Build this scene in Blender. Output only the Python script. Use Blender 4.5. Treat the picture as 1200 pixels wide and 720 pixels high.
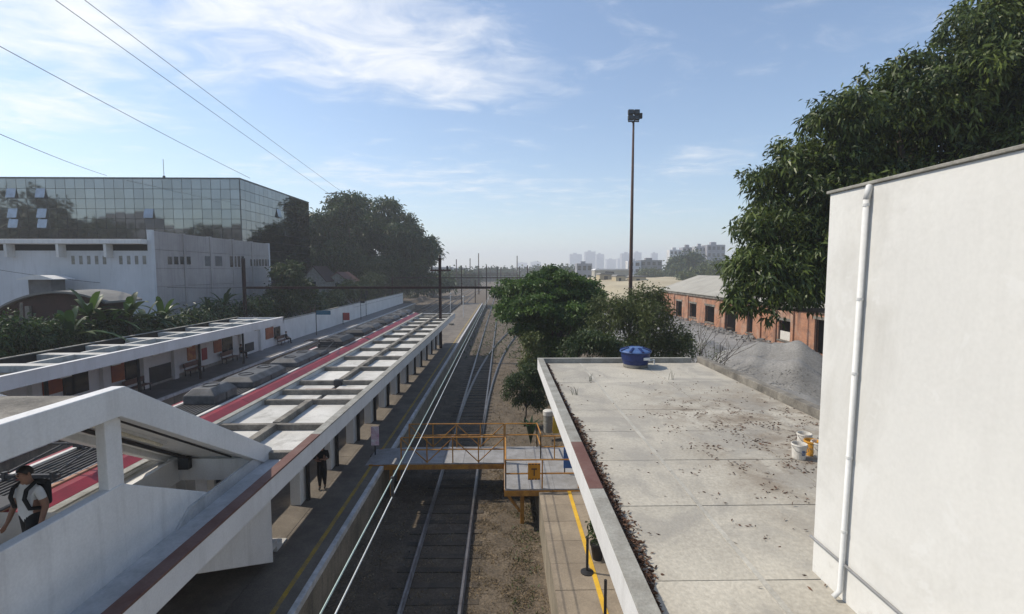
import bpy, bmesh, math, random
import numpy as np
from mathutils import Vector, Matrix, Euler

S = bpy.context.scene
for o in list(bpy.data.objects): bpy.data.objects.remove(o)
random.seed(7); rng = np.random.default_rng(7)
R = math.radians

# ------------------------------------------------------------------ camera
FPX = 570.0; CAMZ = 9.0
PITCH = math.atan(43.0/FPX); YAW = math.atan(11.0/FPX*math.cos(PITCH))
fwd = Vector((math.sin(YAW)*math.cos(PITCH), math.cos(YAW)*math.cos(PITCH), -math.sin(PITCH)))
rgt = Vector((math.cos(YAW), -math.sin(YAW), 0)); upv = rgt.cross(fwd)
CP = Vector((0, 0, CAMZ))
cam = bpy.data.cameras.new('camera'); cam.sensor_width = 36; cam.lens = 36*FPX/1200
cam.clip_start = 0.1; cam.clip_end = 20000
co = bpy.data.objects.new('camera', cam); S.collection.objects.link(co)
co.matrix_world = Matrix.Translation(CP) @ Matrix((rgt, upv, -fwd)).transposed().to_4x4()
S.camera = co
def ray(px, py): return fwd + rgt*((px-600)/FPX) + upv*((360-py)/FPX)
def at_z(px, py, z): d = ray(px, py); return CP + d*((z-CAMZ)/d.z)
def at_x(px, py, x): d = ray(px, py); return CP + d*(x/d.x)
def at_y(px, py, y): d = ray(px, py); return CP + d*(y/d.y)

# ------------------------------------------------------------------ world, sun, exposure
SUN_EL = R(47); SUN_OFF = R(14)                     # sun on the left, a little ahead of the camera
sdir = Vector((-math.cos(SUN_OFF)*math.cos(SUN_EL), math.sin(SUN_OFF)*math.cos(SUN_EL), math.sin(SUN_EL)))
W = bpy.data.worlds.new('World'); S.world = W; W.use_nodes = True
nt = W.node_tree; nt.nodes.clear()
def N(t, ty, **kw):
    n = t.nodes.new(ty)
    for k, v in kw.items():
        if k.startswith('i_'):
            key = k[2:]; key = int(key) if key.isdigit() else key.replace('_', ' ')
            n.inputs[key].default_value = v
        else: setattr(n, k, v)
    return n
def L(t, a, b): t.links.new(a, b)
def mth(t, op, a, b=None, c=None, clamp=False):
    n = t.nodes.new('ShaderNodeMath'); n.operation = op; n.use_clamp = clamp
    for i, v in enumerate((a, b, c)):
        if v is None: continue
        if isinstance(v, (int, float)): n.inputs[i].default_value = v
        else: t.links.new(v, n.inputs[i])
    return n.outputs[0]
sky = N(nt, 'ShaderNodeTexSky', sky_type='NISHITA', sun_disc=False, sun_elevation=SUN_EL,
        sun_rotation=R(360-(90-14)), altitude=300, air_density=1.15, dust_density=0.5, ozone_density=2.8)
tc = N(nt, 'ShaderNodeTexCoord'); sx = N(nt, 'ShaderNodeSeparateXYZ'); L(nt, tc.outputs['Generated'], sx.inputs[0])
zz = mth(nt, 'ADD', mth(nt, 'MAXIMUM', sx.outputs[2], 0.0), 0.06)
cx = mth(nt, 'DIVIDE', sx.outputs[0], zz); cy = mth(nt, 'DIVIDE', sx.outputs[1], zz)
cv = N(nt, 'ShaderNodeCombineXYZ'); L(nt, cx, cv.inputs[0]); L(nt, cy, cv.inputs[1])
mp1 = N(nt, 'ShaderNodeMapping'); mp1.inputs['Rotation'].default_value = (0, 0, R(-28)); mp1.inputs['Scale'].default_value = (0.75, 1.1, 1); mp1.inputs['Location'].default_value = (2.35, 0.7, 0.0)
L(nt, cv.outputs[0], mp1.inputs[0])
n1 = N(nt, 'ShaderNodeTexNoise', i_Scale=0.9, i_Detail=3.0, i_Roughness=0.5, i_Distortion=0.3); L(nt, mp1.outputs[0], n1.inputs['Vector'])
n2 = N(nt, 'ShaderNodeTexNoise', i_Scale=4.2, i_Detail=9.0, i_Roughness=0.62, i_Distortion=0.5); L(nt, mp1.outputs[0], n2.inputs['Vector'])
def blob(x, y, rx, ry, rot):                        # a bank of cirrus lying over one stretch of the sky plane
    m = N(nt, 'ShaderNodeMapping', vector_type='TEXTURE'); m.inputs['Location'].default_value = (x, y, 0)
    m.inputs['Rotation'].default_value = (0, 0, rot); m.inputs['Scale'].default_value = (rx, ry, 1)
    L(nt, cv.outputs[0], m.inputs[0])
    ln = N(nt, 'ShaderNodeVectorMath', operation='LENGTH'); L(nt, m.outputs[0], ln.inputs[0])
    mr = N(nt, 'ShaderNodeMapRange', interpolation_type='SMOOTHSTEP', i_1=1.35, i_2=0.0); L(nt, ln.outputs['Value'], mr.inputs[0])
    return mr.outputs[0]
def skyp(px, py):
    d = ray(px, py).normalized(); z = max(d.z, 0)+0.06
    return d.x/z, d.y/z
bl = None
for (pa, pb, w, g) in (((180, 10), (610, 112), 0.42, 1.0), ((60, -60), (470, 60), 0.55, 1.0), ((-330, 112), (215, 130), 0.40, 1.0), ((-500, -120), (330, -10), 0.9, 1.0), ((250, 185), (760, 245), 0.6, 0.42), ((770, 188), (880, 192), 0.35, 0.40)):
    a = skyp(*pa); b = skyp(*pb)
    dx, dy = b[0]-a[0], b[1]-a[1]
    m = mth(nt, 'MULTIPLY', blob((a[0]+b[0])/2, (a[1]+b[1])/2, math.hypot(dx, dy)*0.62, w*1.3, math.atan2(dy, dx)), g)
    bl = m if bl is None else mth(nt, 'MAXIMUM', bl, m)
cov = mth(nt, 'ADD', mth(nt, 'MULTIPLY', bl, 0.46), mth(nt, 'MULTIPLY', n1.outputs[0], 0.42))
cov = mth(nt, 'ADD', cov, mth(nt, 'MULTIPLY', n2.outputs[0], 0.95))
cm = N(nt, 'ShaderNodeMapRange', interpolation_type='SMOOTHSTEP', i_1=0.70, i_2=1.32); L(nt, cov, cm.inputs[0])
cf = mth(nt, 'MULTIPLY', cm.outputs[0], 0.9)
mx = N(nt, 'ShaderNodeMix', data_type='RGBA'); L(nt, cf, mx.inputs[0]); L(nt, sky.outputs[0], mx.inputs[6]); mx.inputs[7].default_value = (6.8, 6.85, 6.9, 1)
bg = N(nt, 'ShaderNodeBackground', i_Strength=0.13); L(nt, mx.outputs[2], bg.inputs[0])
wo = N(nt, 'ShaderNodeOutputWorld'); L(nt, bg.outputs[0], wo.inputs[0])
sl = bpy.data.lights.new('sun', 'SUN'); sl.energy = 3.9; sl.angle = R(0.55); sl.color = (1.0, 0.91, 0.77)
so = bpy.data.objects.new('sun', sl); S.collection.objects.link(so); so.rotation_euler = (-sdir).to_track_quat('-Z', 'Y').to_euler(); so.location = (-30, 10, 60)
S.view_settings.view_transform = 'Standard'; S.view_settings.look = 'None'; S.view_settings.gamma = 1
S.view_settings.exposure = 0.32
S.render.engine = 'CYCLES'
S.cycles.max_bounces = 6; S.cycles.volume_bounces = 1; S.cycles.transparent_max_bounces = 8
S.render.resolution_x = 1024; S.render.resolution_y = 614

# ------------------------------------------------------------------ materials
MATS = {}
def M(name, col, rough=0.75, col2=None, scale=1.2, lo=0.35, hi=0.65, fine=0.12, fscale=25, bump=0.0, bscale=40, metal=0.0,
      streak=0.0, scol=(0.09, 0.08, 0.07), spec=0.35, orand=0.0, wave=None):
    m = bpy.data.materials.new(name); m.use_nodes = True; t = m.node_tree; t.nodes.clear()
    out = N(t, 'ShaderNodeOutputMaterial'); p = N(t, 'ShaderNodeBsdfPrincipled', i_Roughness=rough, i_Metallic=metal)
    p.inputs['Specular IOR Level'].default_value = spec
    L(t, p.outputs[0], out.inputs[0])
    g = N(t, 'ShaderNodeNewGeometry'); pos = g.outputs['Position']
    c2 = col2 if col2 else tuple(c*0.72 for c in col)
    nz = N(t, 'ShaderNodeTexNoise', i_Scale=scale, i_Detail=6.0, i_Roughness=0.6); L(t, pos, nz.inputs['Vector'])
    mr = N(t, 'ShaderNodeMapRange', i_1=lo, i_2=hi); L(t, nz.outputs[0], mr.inputs[0])
    mix = N(t, 'ShaderNodeMix', data_type='RGBA'); L(t, mr.outputs[0], mix.inputs[0])
    mix.inputs[6].default_value = (*col, 1); mix.inputs[7].default_value = (*c2, 1)
    c = mix.outputs[2]
    fz = N(t, 'ShaderNodeTexNoise', i_Scale=fscale, i_Detail=4.0); L(t, pos, fz.inputs['Vector'])
    fm = N(t, 'ShaderNodeMapRange', i_1=0.3, i_2=0.7, i_3=1-fine, i_4=1+fine); L(t, fz.outputs[0], fm.inputs[0])
    fac = fm.outputs[0]
    if orand:
        oi = N(t, 'ShaderNodeObjectInfo'); om = N(t, 'ShaderNodeMapRange', i_3=1-orand, i_4=1+orand); L(t, oi.outputs['Random'], om.inputs[0])
        fac = mth(t, 'MULTIPLY', fac, om.outputs[0])
    vm = N(t, 'ShaderNodeVectorMath', operation='SCALE'); L(t, c, vm.inputs[0]); L(t, fac, vm.inputs['Scale']); c = vm.outputs[0]
    if streak:
        mp = N(t, 'ShaderNodeMapping'); mp.inputs['Scale'].default_value = (2.6, 2.6, 0.22); L(t, pos, mp.inputs[0])
        sz = N(t, 'ShaderNodeTexNoise', i_Scale=1.6, i_Detail=7.0, i_Roughness=0.65); L(t, mp.outputs[0], sz.inputs['Vector'])
        sm = N(t, 'ShaderNodeMapRange', i_1=0.5, i_2=0.78, i_3=0.0, i_4=streak); L(t, sz.outputs[0], sm.inputs[0])
        mx = N(t, 'ShaderNodeMix', data_type='RGBA'); L(t, sm.outputs[0], mx.inputs[0]); L(t, c, mx.inputs[6]); mx.inputs[7].default_value = (*scol, 1); c = mx.outputs[2]
    L(t, c, p.inputs['Base Color'])
    if bump:
        bz = N(t, 'ShaderNodeTexNoise', i_Scale=bscale, i_Detail=5.0); L(t, pos, bz.inputs['Vector'])
        b = N(t, 'ShaderNodeBump', i_Strength=bump, i_Distance=0.03); L(t, bz.outputs[0], b.inputs['Height']); L(t, b.outputs[0], p.inputs['Normal'])
    MATS[name] = m; return m
def leafmat(name, a, b, trans=0.3, rough=0.5):
    m = bpy.data.materials.new(name); m.use_nodes = True; t = m.node_tree; t.nodes.clear()
    out = N(t, 'ShaderNodeOutputMaterial'); p = N(t, 'ShaderNodeBsdfPrincipled', i_Roughness=rough); p.inputs['Specular IOR Level'].default_value = 0.3
    at = N(t, 'ShaderNodeAttribute', attribute_name='tint')
    mix = N(t, 'ShaderNodeMix', data_type='RGBA'); L(t, at.outputs['Fac'], mix.inputs[0]); mix.inputs[6].default_value = (*a, 1); mix.inputs[7].default_value = (*b, 1)
    L(t, mix.outputs[2], p.inputs['Base Color'])
    tr = N(t, 'ShaderNodeBsdfTranslucent'); L(t, mix.outputs[2], tr.inputs[0])
    ms = N(t, 'ShaderNodeMixShader', i_0=trans); L(t, p.outputs[0], ms.inputs[1]); L(t, tr.outputs[0], ms.inputs[2]); L(t, ms.outputs[0], out.inputs[0])
    MATS[name] = m; return m

white = M('white_paint', (0.69, 0.685, 0.67), 0.7, (0.60, 0.595, 0.58), 0.7, fine=0.05, bump=0.12, bscale=30, streak=0.30, scol=(0.33, 0.31, 0.28))
white_dirty = M('white_paint_dirty', (0.70, 0.695, 0.68), 0.75, (0.62, 0.615, 0.60), 1.1, fine=0.05, bump=0.2, streak=0.38, scol=(0.30, 0.29, 0.27))
plaster = M('tower_plaster', (0.655, 0.65, 0.62), 0.8, (0.595, 0.59, 0.565), 0.55, lo=0.3, hi=0.75, fine=0.025, bump=0.10, bscale=9, streak=0.22, scol=(0.44, 0.43, 0.40))
panel_white = M('roof_panel_white', (0.56, 0.545, 0.505), 0.8, (0.45, 0.437, 0.40), 1.3, fine=0.07, bump=0.15, orand=0.09)
conc_old = M('weathered_concrete', (0.25, 0.23, 0.195), 0.9, (0.10, 0.092, 0.08), 1.6, fine=0.2, bump=0.5, streak=0.35, scol=(0.05, 0.05, 0.045))
conc_roof = M('roof_concrete', (0.44, 0.41, 0.345), 0.88, (0.34, 0.315, 0.265), 0.75, lo=0.3, hi=0.72, fine=0.13, fscale=16, bump=0.35, bscale=28, orand=0.06)
def add_stain_shade(m, col, sc, lo, hi, amt, mask):
    t = m.node_tree; p = [n for n in t.nodes if n.type == 'BSDF_PRINCIPLED'][0]; src = p.inputs['Base Color'].links[0].from_socket
    g = N(t, 'ShaderNodeNewGeometry'); sp = N(t, 'ShaderNodeSeparateXYZ'); L(t, g.outputs['Position'], sp.inputs[0])
    nz = N(t, 'ShaderNodeTexNoise', i_Scale=sc, i_Detail=9.0, i_Roughness=0.68, i_Distortion=0.6); L(t, g.outputs['Position'], nz.inputs['Vector'])
    mr = N(t, 'ShaderNodeMapRange', i_1=lo, i_2=hi, i_4=amt); L(t, nz.outputs[0], mr.inputs[0]); f = mr.outputs[0]
    for k, a, b in mask:
        q = N(t, 'ShaderNodeMapRange', interpolation_type='SMOOTHSTEP', i_1=a, i_2=b); L(t, sp.outputs[k], q.inputs[0]); f = mth(t, 'MULTIPLY', f, q.outputs[0])
    mx = N(t, 'ShaderNodeMix', data_type='RGBA'); L(t, f, mx.inputs[0]); L(t, src, mx.inputs[6]); mx.inputs[7].default_value = (*col, 1); L(t, mx.outputs[2], p.inputs['Base Color'])
add_stain_shade(panel_white, (0.20, 0.185, 0.155), 1.4, 0.52, 0.70, 0.65, ())
add_stain_shade(plaster, (0.40, 0.385, 0.345), 0.45, 0.52, 0.68, 0.40, ())
add_stain_shade(plaster, (0.30, 0.28, 0.25), 3.5, 0.56, 0.72, 0.55, ((2, 5.75, 5.1),))
add_stain_shade(plaster, (0.66, 0.66, 0.64), 0.8, 0.58, 0.60, 0.5, ())
add_stain_shade(conc_roof, (0.20, 0.165, 0.125), 1.1, 0.40, 0.62, 0.9, ((0, 3.0, 5.6), (1, 5.8, 8.5), (1, 17.5, 13.0)))
add_stain_shade(conc_roof, (0.075, 0.05, 0.035), 5.5, 0.55, 0.64, 0.8, ((0, 3.6, 5.6), (1, 6.5, 9.5), (1, 16.5, 12.5)))
add_stain_shade(conc_roof, (0.27, 0.255, 0.225), 0.6, 0.48, 0.60, 0.7, ())
mortar = M('joint_dark', (0.16, 0.15, 0.13), 0.95, fine=0.2)
seam = M('joint_cement', (0.42, 0.40, 0.35), 0.95, fine=0.15)
brownp = M('brown_coping_paint', (0.115, 0.052, 0.04), 0.7, (0.15, 0.085, 0.07), 2.2, fine=0.12)
greycop = M('grey_coping', (0.30, 0.295, 0.265), 0.85, (0.20, 0.19, 0.165), 2.5, fine=0.14, bump=0.3)
gutter = M('gutter_grey', (0.52, 0.515, 0.505), 0.7, (0.38, 0.375, 0.365), 1.8, fine=0.08, streak=0.3)
plat = M('platform_paving', (0.18, 0.157, 0.13), 0.85, (0.12, 0.104, 0.087), 1.3, fine=0.14, bump=0.25, orand=0.09)
plat_l = M('platform_dark', (0.15, 0.145, 0.14), 0.6, (0.105, 0.10, 0.10), 0.9, fine=0.1)
platside = M('platform_side', (0.30, 0.26, 0.20), 0.9, (0.17, 0.15, 0.115), 1.0, fine=0.2, bump=0.4, streak=0.7, scol=(0.06, 0.055, 0.05))
yellow = M('yellow_line', (0.62, 0.38, 0.03), 0.7, (0.50, 0.30, 0.03), 3, fine=0.1)
yellow_worn = M('yellow_line_worn', (0.40, 0.27, 0.04), 0.8, (0.22, 0.17, 0.08), 2.5, fine=0.2)
white_line = M('white_line', (0.60, 0.60, 0.60), 0.75, (0.38, 0.38, 0.37), 3, fine=0.1)
dirt = M('trackbed_dirt', (0.145, 0.115, 0.082), 0.95, (0.075, 0.06, 0.044), 1.1, lo=0.3, hi=0.7, fine=0.4, fscale=14, bump=1.0, bscale=22)
add_stain_shade(dirt, (0.065, 0.05, 0.036), 2.2, 0.30, 0.66, 0.75, ((0, -4.9, -3.6), (0, -0.55, -1.1)))  # canopy shade painted into the trackbed colour, deepening the shadow over the track
sleeperm = M('sleeper_timber', (0.085, 0.068, 0.05), 0.9, (0.05, 0.041, 0.032), 3, fine=0.25, bump=0.5, orand=0.2)
railm = M('rail_steel', (0.21, 0.195, 0.185), 0.45, (0.13, 0.11, 0.10), 3, metal=0.75, fine=0.1)
rust = M('rust_steel', (0.085, 0.047, 0.034), 0.85, (0.05, 0.03, 0.024), 2.5, fine=0.2)
maststeel = M('mast_steel', (0.05, 0.022, 0.019), 0.8, (0.03, 0.016, 0.014), 2, fine=0.15)
black = M('black_paint', (0.018, 0.018, 0.02), 0.6, fine=0.1)
darkmetal = M('dark_metal', (0.035, 0.035, 0.037), 0.55, fine=0.1)
ylsteel = M('yellow_steel', (0.45, 0.215, 0.035), 0.6, (0.30, 0.135, 0.03), 4, fine=0.15, streak=0.5, scol=(0.12, 0.055, 0.03))
deckm = M('deck_plate', (0.29, 0.29, 0.295), 0.65, (0.20, 0.195, 0.19), 2, fine=0.12, bump=0.3, orand=0.08)
orange = M('orange_plate', (0.62, 0.27, 0.02), 0.6, fine=0.08)
bluebin = M('blue_plastic', (0.02, 0.08, 0.24), 0.5, fine=0.08)
tankblue = M('tank_blue', (0.006, 0.02, 0.10), 0.42, (0.005, 0.016, 0.08), 1.5, fine=0.06, spec=0.4)
tanklid = M('tank_lid_blue', (0.035, 0.08, 0.22), 0.45, (0.07, 0.13, 0.28), 3, fine=0.1)
bucketw = M('bucket_white', (0.62, 0.60, 0.55), 0.55, (0.50, 0.47, 0.42), 6, fine=0.08)
bucketo = M('bucket_orange', (0.60, 0.30, 0.045), 0.55, fine=0.08)
printm = M('label_print', (0.10, 0.13, 0.22), 0.6)
trainred = M('train_red', (0.24, 0.014, 0.026), 0.5, (0.165, 0.012, 0.02), 1.5, fine=0.08, spec=0.4)
trainroof = M('train_roof', (0.085, 0.083, 0.082), 0.6, (0.045, 0.045, 0.045), 1.2, fine=0.15)
trainwhite = M('train_white', (0.62, 0.60, 0.56), 0.55, (0.5, 0.48, 0.44), 1.5, fine=0.06)
trainside = M('train_side', (0.45, 0.46, 0.47), 0.35, fine=0.04, metal=0.5)
acgrey = M('ac_unit_grey', (0.10, 0.103, 0.108), 0.6, (0.04, 0.041, 0.043), 2.2, fine=0.12)
acdark = M('ac_unit_dark', (0.04, 0.04, 0.042), 0.6, (0.025, 0.025, 0.027), 2, fine=0.15)
copper = M('tan_gutter', (0.36, 0.20, 0.13), 0.7, fine=0.1)
glassf = M('facade_glass', (0.25, 0.262, 0.265), 0.04, (0.21, 0.222, 0.225), 0.1, metal=1.0, fine=0.02, orand=0.10)
glasso = M('open_pane_glass', (0.33, 0.34, 0.34), 0.12, metal=1.0, fine=0.02)
winglass = M('window_glass', (0.02, 0.024, 0.028), 0.08, spec=0.6, fine=0.02)
mullion = M('mullion', (0.06, 0.07, 0.072), 0.45, metal=0.4, fine=0.05)
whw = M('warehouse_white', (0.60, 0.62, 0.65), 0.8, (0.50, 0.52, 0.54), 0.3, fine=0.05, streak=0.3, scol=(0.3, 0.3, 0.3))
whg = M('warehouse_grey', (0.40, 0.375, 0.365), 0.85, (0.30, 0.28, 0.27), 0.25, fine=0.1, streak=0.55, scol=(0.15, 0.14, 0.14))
roofpale = M('pale_sheet_roof', (0.36, 0.345, 0.30), 0.8, (0.28, 0.265, 0.23), 0.4, fine=0.08)
roofgrey = M('fibre_cement_roof', (0.20, 0.195, 0.18), 0.9, (0.15, 0.145, 0.135), 0.5, fine=0.12)
brownwall = M('brown_wall', (0.06, 0.032, 0.026), 0.85, (0.04, 0.024, 0.02), 0.8, fine=0.2)
greywall = M('grey_wall', (0.16, 0.16, 0.16), 0.9, fine=0.15)
gravelm = M('grey_gravel', (0.25, 0.245, 0.235), 0.95, (0.155, 0.152, 0.146), 0.5, fine=0.2, fscale=9, bump=0.8, bscale=9)
sandm = M('pale_sand', (0.43, 0.37, 0.25), 0.95, (0.32, 0.27, 0.18), 0.06, fine=0.1, fscale=2)
trunkm = M('bark', (0.085, 0.065, 0.05), 0.95, (0.05, 0.04, 0.03), 3, fine=0.3, bump=0.6)
skin = M('skin', (0.28, 0.15, 0.10), 0.55, fine=0.04)
cotton = M('white_cotton', (0.66, 0.66, 0.66), 0.85, fine=0.04)
blackcloth = M('black_cloth', (0.014, 0.014, 0.016), 0.85, fine=0.15)
hairm = M('hair', (0.012, 0.009, 0.008), 0.6, fine=0.2)
posterred = M('poster_orange', (0.34, 0.09, 0.03), 0.5, (0.20, 0.05, 0.025), 1.6, fine=0.15)
postery = M('poster_print', (0.45, 0.22, 0.08), 0.5, (0.25, 0.04, 0.03), 3, fine=0.2)
signred = M('sign_red', (0.32, 0.025, 0.03), 0.5)
signblue = M('sign_teal', (0.02, 0.13, 0.20), 0.5)
lampw = M('lamp_tube', (0.72, 0.66, 0.52), 0.5)
pvc = M('pvc_pipe', (0.66, 0.66, 0.64), 0.5, (0.58, 0.58, 0.56), 2, fine=0.05)
pipegrey = M('conduit_grey', (0.25, 0.25, 0.25), 0.5, fine=0.1)
deadleaf = M('dead_leaf', (0.14, 0.075, 0.045), 0.9, (0.05, 0.028, 0.02), 9, fine=0.4, fscale=12)
straw = M('dry_grass', (0.30, 0.225, 0.135), 0.95, (0.10, 0.08, 0.048), 3, fine=0.4)
pinkm = M('pink_panel', (0.55, 0.30, 0.42), 0.5, (0.70, 0.68, 0.72), 3)
bl_con = [M('far_block_%d' % i, c, 0.85, fine=0.05, scale=0.1) for i, c in enumerate(((0.42, 0.42, 0.43), (0.30, 0.30, 0.32), (0.62, 0.62, 0.62), (0.22, 0.215, 0.21)))]
cablem = M('cable', (0.03, 0.03, 0.032), 0.6)
contactm = M('contact_wire', (0.42, 0.52, 0.47), 0.4, fine=0.03)
contactw = M('messenger_wire', (0.66, 0.68, 0.66), 0.4, fine=0.03)

def brickmat():
    m = bpy.data.materials.new('old_brick'); m.use_nodes = True; t = m.node_tree; p = t.nodes['Principled BSDF']; p.inputs['Roughness'].default_value = 0.9
    g = N(t, 'ShaderNodeNewGeometry'); sp = N(t, 'ShaderNodeSeparateXYZ'); L(t, g.outputs['Position'], sp.inputs[0])
    cb = N(t, 'ShaderNodeCombineXYZ'); L(t, sp.outputs[1], cb.inputs[0]); L(t, sp.outputs[2], cb.inputs[1])
    b = N(t, 'ShaderNodeTexBrick', i_Scale=1.0); b.inputs['Brick Width'].default_value = 0.26; b.inputs['Row Height'].default_value = 0.09; b.inputs['Mortar Size'].default_value = 0.012
    b.inputs['Color1'].default_value = (0.43, 0.175, 0.085, 1); b.inputs['Color2'].default_value = (0.33, 0.125, 0.06, 1); b.inputs['Mortar'].default_value = (0.30, 0.22, 0.16, 1)
    L(t, cb.outputs[0], b.inputs['Vector'])
    nz = N(t, 'ShaderNodeTexNoise', i_Scale=0.55, i_Detail=7.0, i_Roughness=0.68); L(t, g.outputs['Position'], nz.inputs['Vector'])
    mr = N(t, 'ShaderNodeMapRange', i_1=0.5, i_2=0.68, i_4=0.85); L(t, nz.outputs[0], mr.inputs[0])
    mx = N(t, 'ShaderNodeMix', data_type='RGBA'); L(t, mr.outputs[0], mx.inputs[0]); L(t, b.outputs[0], mx.inputs[6]); mx.inputs[7].default_value = (0.38, 0.30, 0.24, 1)
    n3 = N(t, 'ShaderNodeTexNoise', i_Scale=1.3, i_Detail=6.0); L(t, g.outputs['Position'], n3.inputs['Vector'])
    m3 = N(t, 'ShaderNodeMapRange', i_1=0.52, i_2=0.72, i_4=0.7); L(t, n3.outputs[0], m3.inputs[0])
    mx2 = N(t, 'ShaderNodeMix', data_type='RGBA'); L(t, m3.outputs[0], mx2.inputs[0]); L(t, mx.outputs[2], mx2.inputs[6]); mx2.inputs[7].default_value = (0.10, 0.065, 0.05, 1)
    mp = N(t, 'ShaderNodeMapping'); mp.inputs['Scale'].default_value = (1.2, 1.2, 0.12); L(t, g.outputs['Position'], mp.inputs[0])
    n4 = N(t, 'ShaderNodeTexNoise', i_Scale=1.4, i_Detail=6.0); L(t, mp.outputs[0], n4.inputs['Vector'])
    m4 = N(t, 'ShaderNodeMapRange', i_1=0.52, i_2=0.66, i_4=0.75); L(t, n4.outputs[0], m4.inputs[0])
    mx3 = N(t, 'ShaderNodeMix', data_type='RGBA'); L(t, m4.outputs[0], mx3.inputs[0]); L(t, mx2.outputs[2], mx3.inputs[6]); mx3.inputs[7].default_value = (0.13, 0.075, 0.055, 1)
    L(t, mx3.outputs[2], p.inputs['Base Color']); return m
brick = brickmat()
lf_mango = leafmat('mango_leaf', (0.016, 0.034, 0.010), (0.14, 0.18, 0.035), 0.25, 0.42)
lf_round = leafmat('almond_leaf', (0.026, 0.062, 0.014), (0.12, 0.20, 0.036), 0.35)
lf_olive = leafmat('olive_leaf', (0.04, 0.062, 0.02), (0.15, 0.175, 0.055), 0.32)
lf_dark = leafmat('dark_leaf', (0.014, 0.034, 0.011), (0.065, 0.11, 0.028), 0.22)
lf_mid = leafmat('mid_leaf', (0.022, 0.045, 0.014), (0.07, 0.10, 0.03), 0.25)
lf_banana = leafmat('banana_leaf', (0.016, 0.042, 0.013), (0.07, 0.125, 0.028), 0.25, 0.4)

# ------------------------------------------------------------------ object helpers
C = S.collection
class MB:
    def __init__(s): s.v = []; s.f = []; s.mi = []
    def add(s, vs, fs, mi=0):
        k = len(s.v); s.v += [tuple(p) for p in vs]; s.f += [tuple(i+k for i in f) for f in fs]; s.mi += [mi]*len(fs); return s
    def box(s, x0, x1, y0, y1, z0, z1, mi=0):
        return s.add([(x0,y0,z0),(x1,y0,z0),(x1,y1,z0),(x0,y1,z0),(x0,y0,z1),(x1,y0,z1),(x1,y1,z1),(x0,y1,z1)],
              [(0,3,2,1),(4,5,6,7),(0,1,5,4),(1,2,6,5),(2,3,7,6),(3,0,4,7)], mi)
    def bar(s, a, b, w, h=None, mi=0):
        h = h or w; a = Vector(a); b = Vector(b); d = (b-a).normalized()
        u = d.cross(Vector((0,0,1))); u = u.normalized() if u.length > 1e-4 else Vector((1,0,0)); v = u.cross(d)
        vs = [p + u*(i*w/2) + v*(j*h/2) for p in (a, b) for i, j in ((-1,-1),(1,-1),(1,1),(-1,1))]
        return s.add(vs, [(3,2,1,0),(4,5,6,7),(0,1,5,4),(1,2,6,5),(2,3,7,6),(3,0,4,7)], mi)
    def tube(s, pts, rad, n=8, cap=True, mi=0):
        pts = [Vector(p) for p in pts]
        if not isinstance(rad, (list, tuple)): rad = [rad]*len(pts)
        vs = []; fs = []; pu = None
        for i, p in enumerate(pts):
            d = (pts[min(i+1, len(pts)-1)]-pts[max(i-1, 0)]).normalized()
            if pu is None:
                u = d.cross(Vector((0,0,1)))
                u = u.normalized() if u.length > 1e-3 else Vector((1,0,0))
            else:
                u = pu - d*pu.dot(d); u.normalize()
            pu = u; v = d.cross(u)
            vs += [p + (u*math.cos(2*math.pi*k/n) + v*math.sin(2*math.pi*k/n))*rad[i] for k in range(n)]
        for i in range(len(pts)-1):
            for k in range(n):
                fs.append((i*n+k, i*n+(k+1)%n, (i+1)*n+(k+1)%n, (i+1)*n+k))
        if cap: fs.append(tuple(range(n))[::-1]); fs.append(tuple((len(pts)-1)*n+k for k in range(n)))
        return s.add(vs, fs, mi)
    def lathe(s, c, prof, n=24, mi=0):
        c = Vector(c); vs = []; fs = []
        for r, z in prof: vs += [c + Vector((r*math.cos(2*math.pi*k/n), r*math.sin(2*math.pi*k/n), z)) for k in range(n)]
        for i in range(len(prof)-1):
            for k in range(n): fs.append((i*n+k, i*n+(k+1)%n, (i+1)*n+(k+1)%n, (i+1)*n+k))
        fs.append(tuple(range(n))[::-1]); fs.append(tuple((len(prof)-1)*n+k for k in range(n)))
        return s.add(vs, fs, mi)
    def prism(s, poly, axis, a, b, mi=0):           # poly in the two other axes, extruded along axis
        n = len(poly)
        def pt(p, t): return {'x': (t, p[0], p[1]), 'y': (p[0], t, p[1]), 'z': (p[0], p[1], t)}[axis]
        vs = [pt(p, a) for p in poly] + [pt(p, b) for p in poly]
        fs = [tuple(range(n))[::-1], tuple(range(n, 2*n))] + [(i, (i+1)%n, n+(i+1)%n, n+i) for i in range(n)]
        return s.add(vs, fs, mi)
    def mesh(s, name, mat=None, smooth=False):
        me = bpy.data.meshes.new(name); me.from_pydata(s.v, [], s.f)
        mats = mat if isinstance(mat, (list, tuple)) else [mat]
        for m in mats:
            if m: me.materials.append(m)
        if len(mats) > 1: me.polygons.foreach_set('material_index', s.mi)
        bm = bmesh.new(); bm.from_mesh(me); bmesh.ops.recalc_face_normals(bm, faces=bm.faces); bm.to_mesh(me); bm.free()
        if smooth: me.polygons.foreach_set('use_smooth', [True]*len(me.polygons))
        return me
    def build(s, name, mat, parent=None, smooth=False, bevel=0.0):
        o = bpy.data.objects.new(name, s.mesh(name, mat, smooth)); C.objects.link(o)
        if parent: o.parent = parent; o.matrix_parent_inverse = Matrix.Translation(parent.location).inverted() if parent.type == 'EMPTY' else Matrix()
        if bevel:
            b = o.modifiers.new('bevel', 'BEVEL'); b.width = bevel; b.segments = 2; b.limit_method = 'ANGLE'
        return o
def tag(o, label, cat, group=None):
    o['label'] = label; o['category'] = cat
    if group: o['group'] = group
    return o
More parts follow.
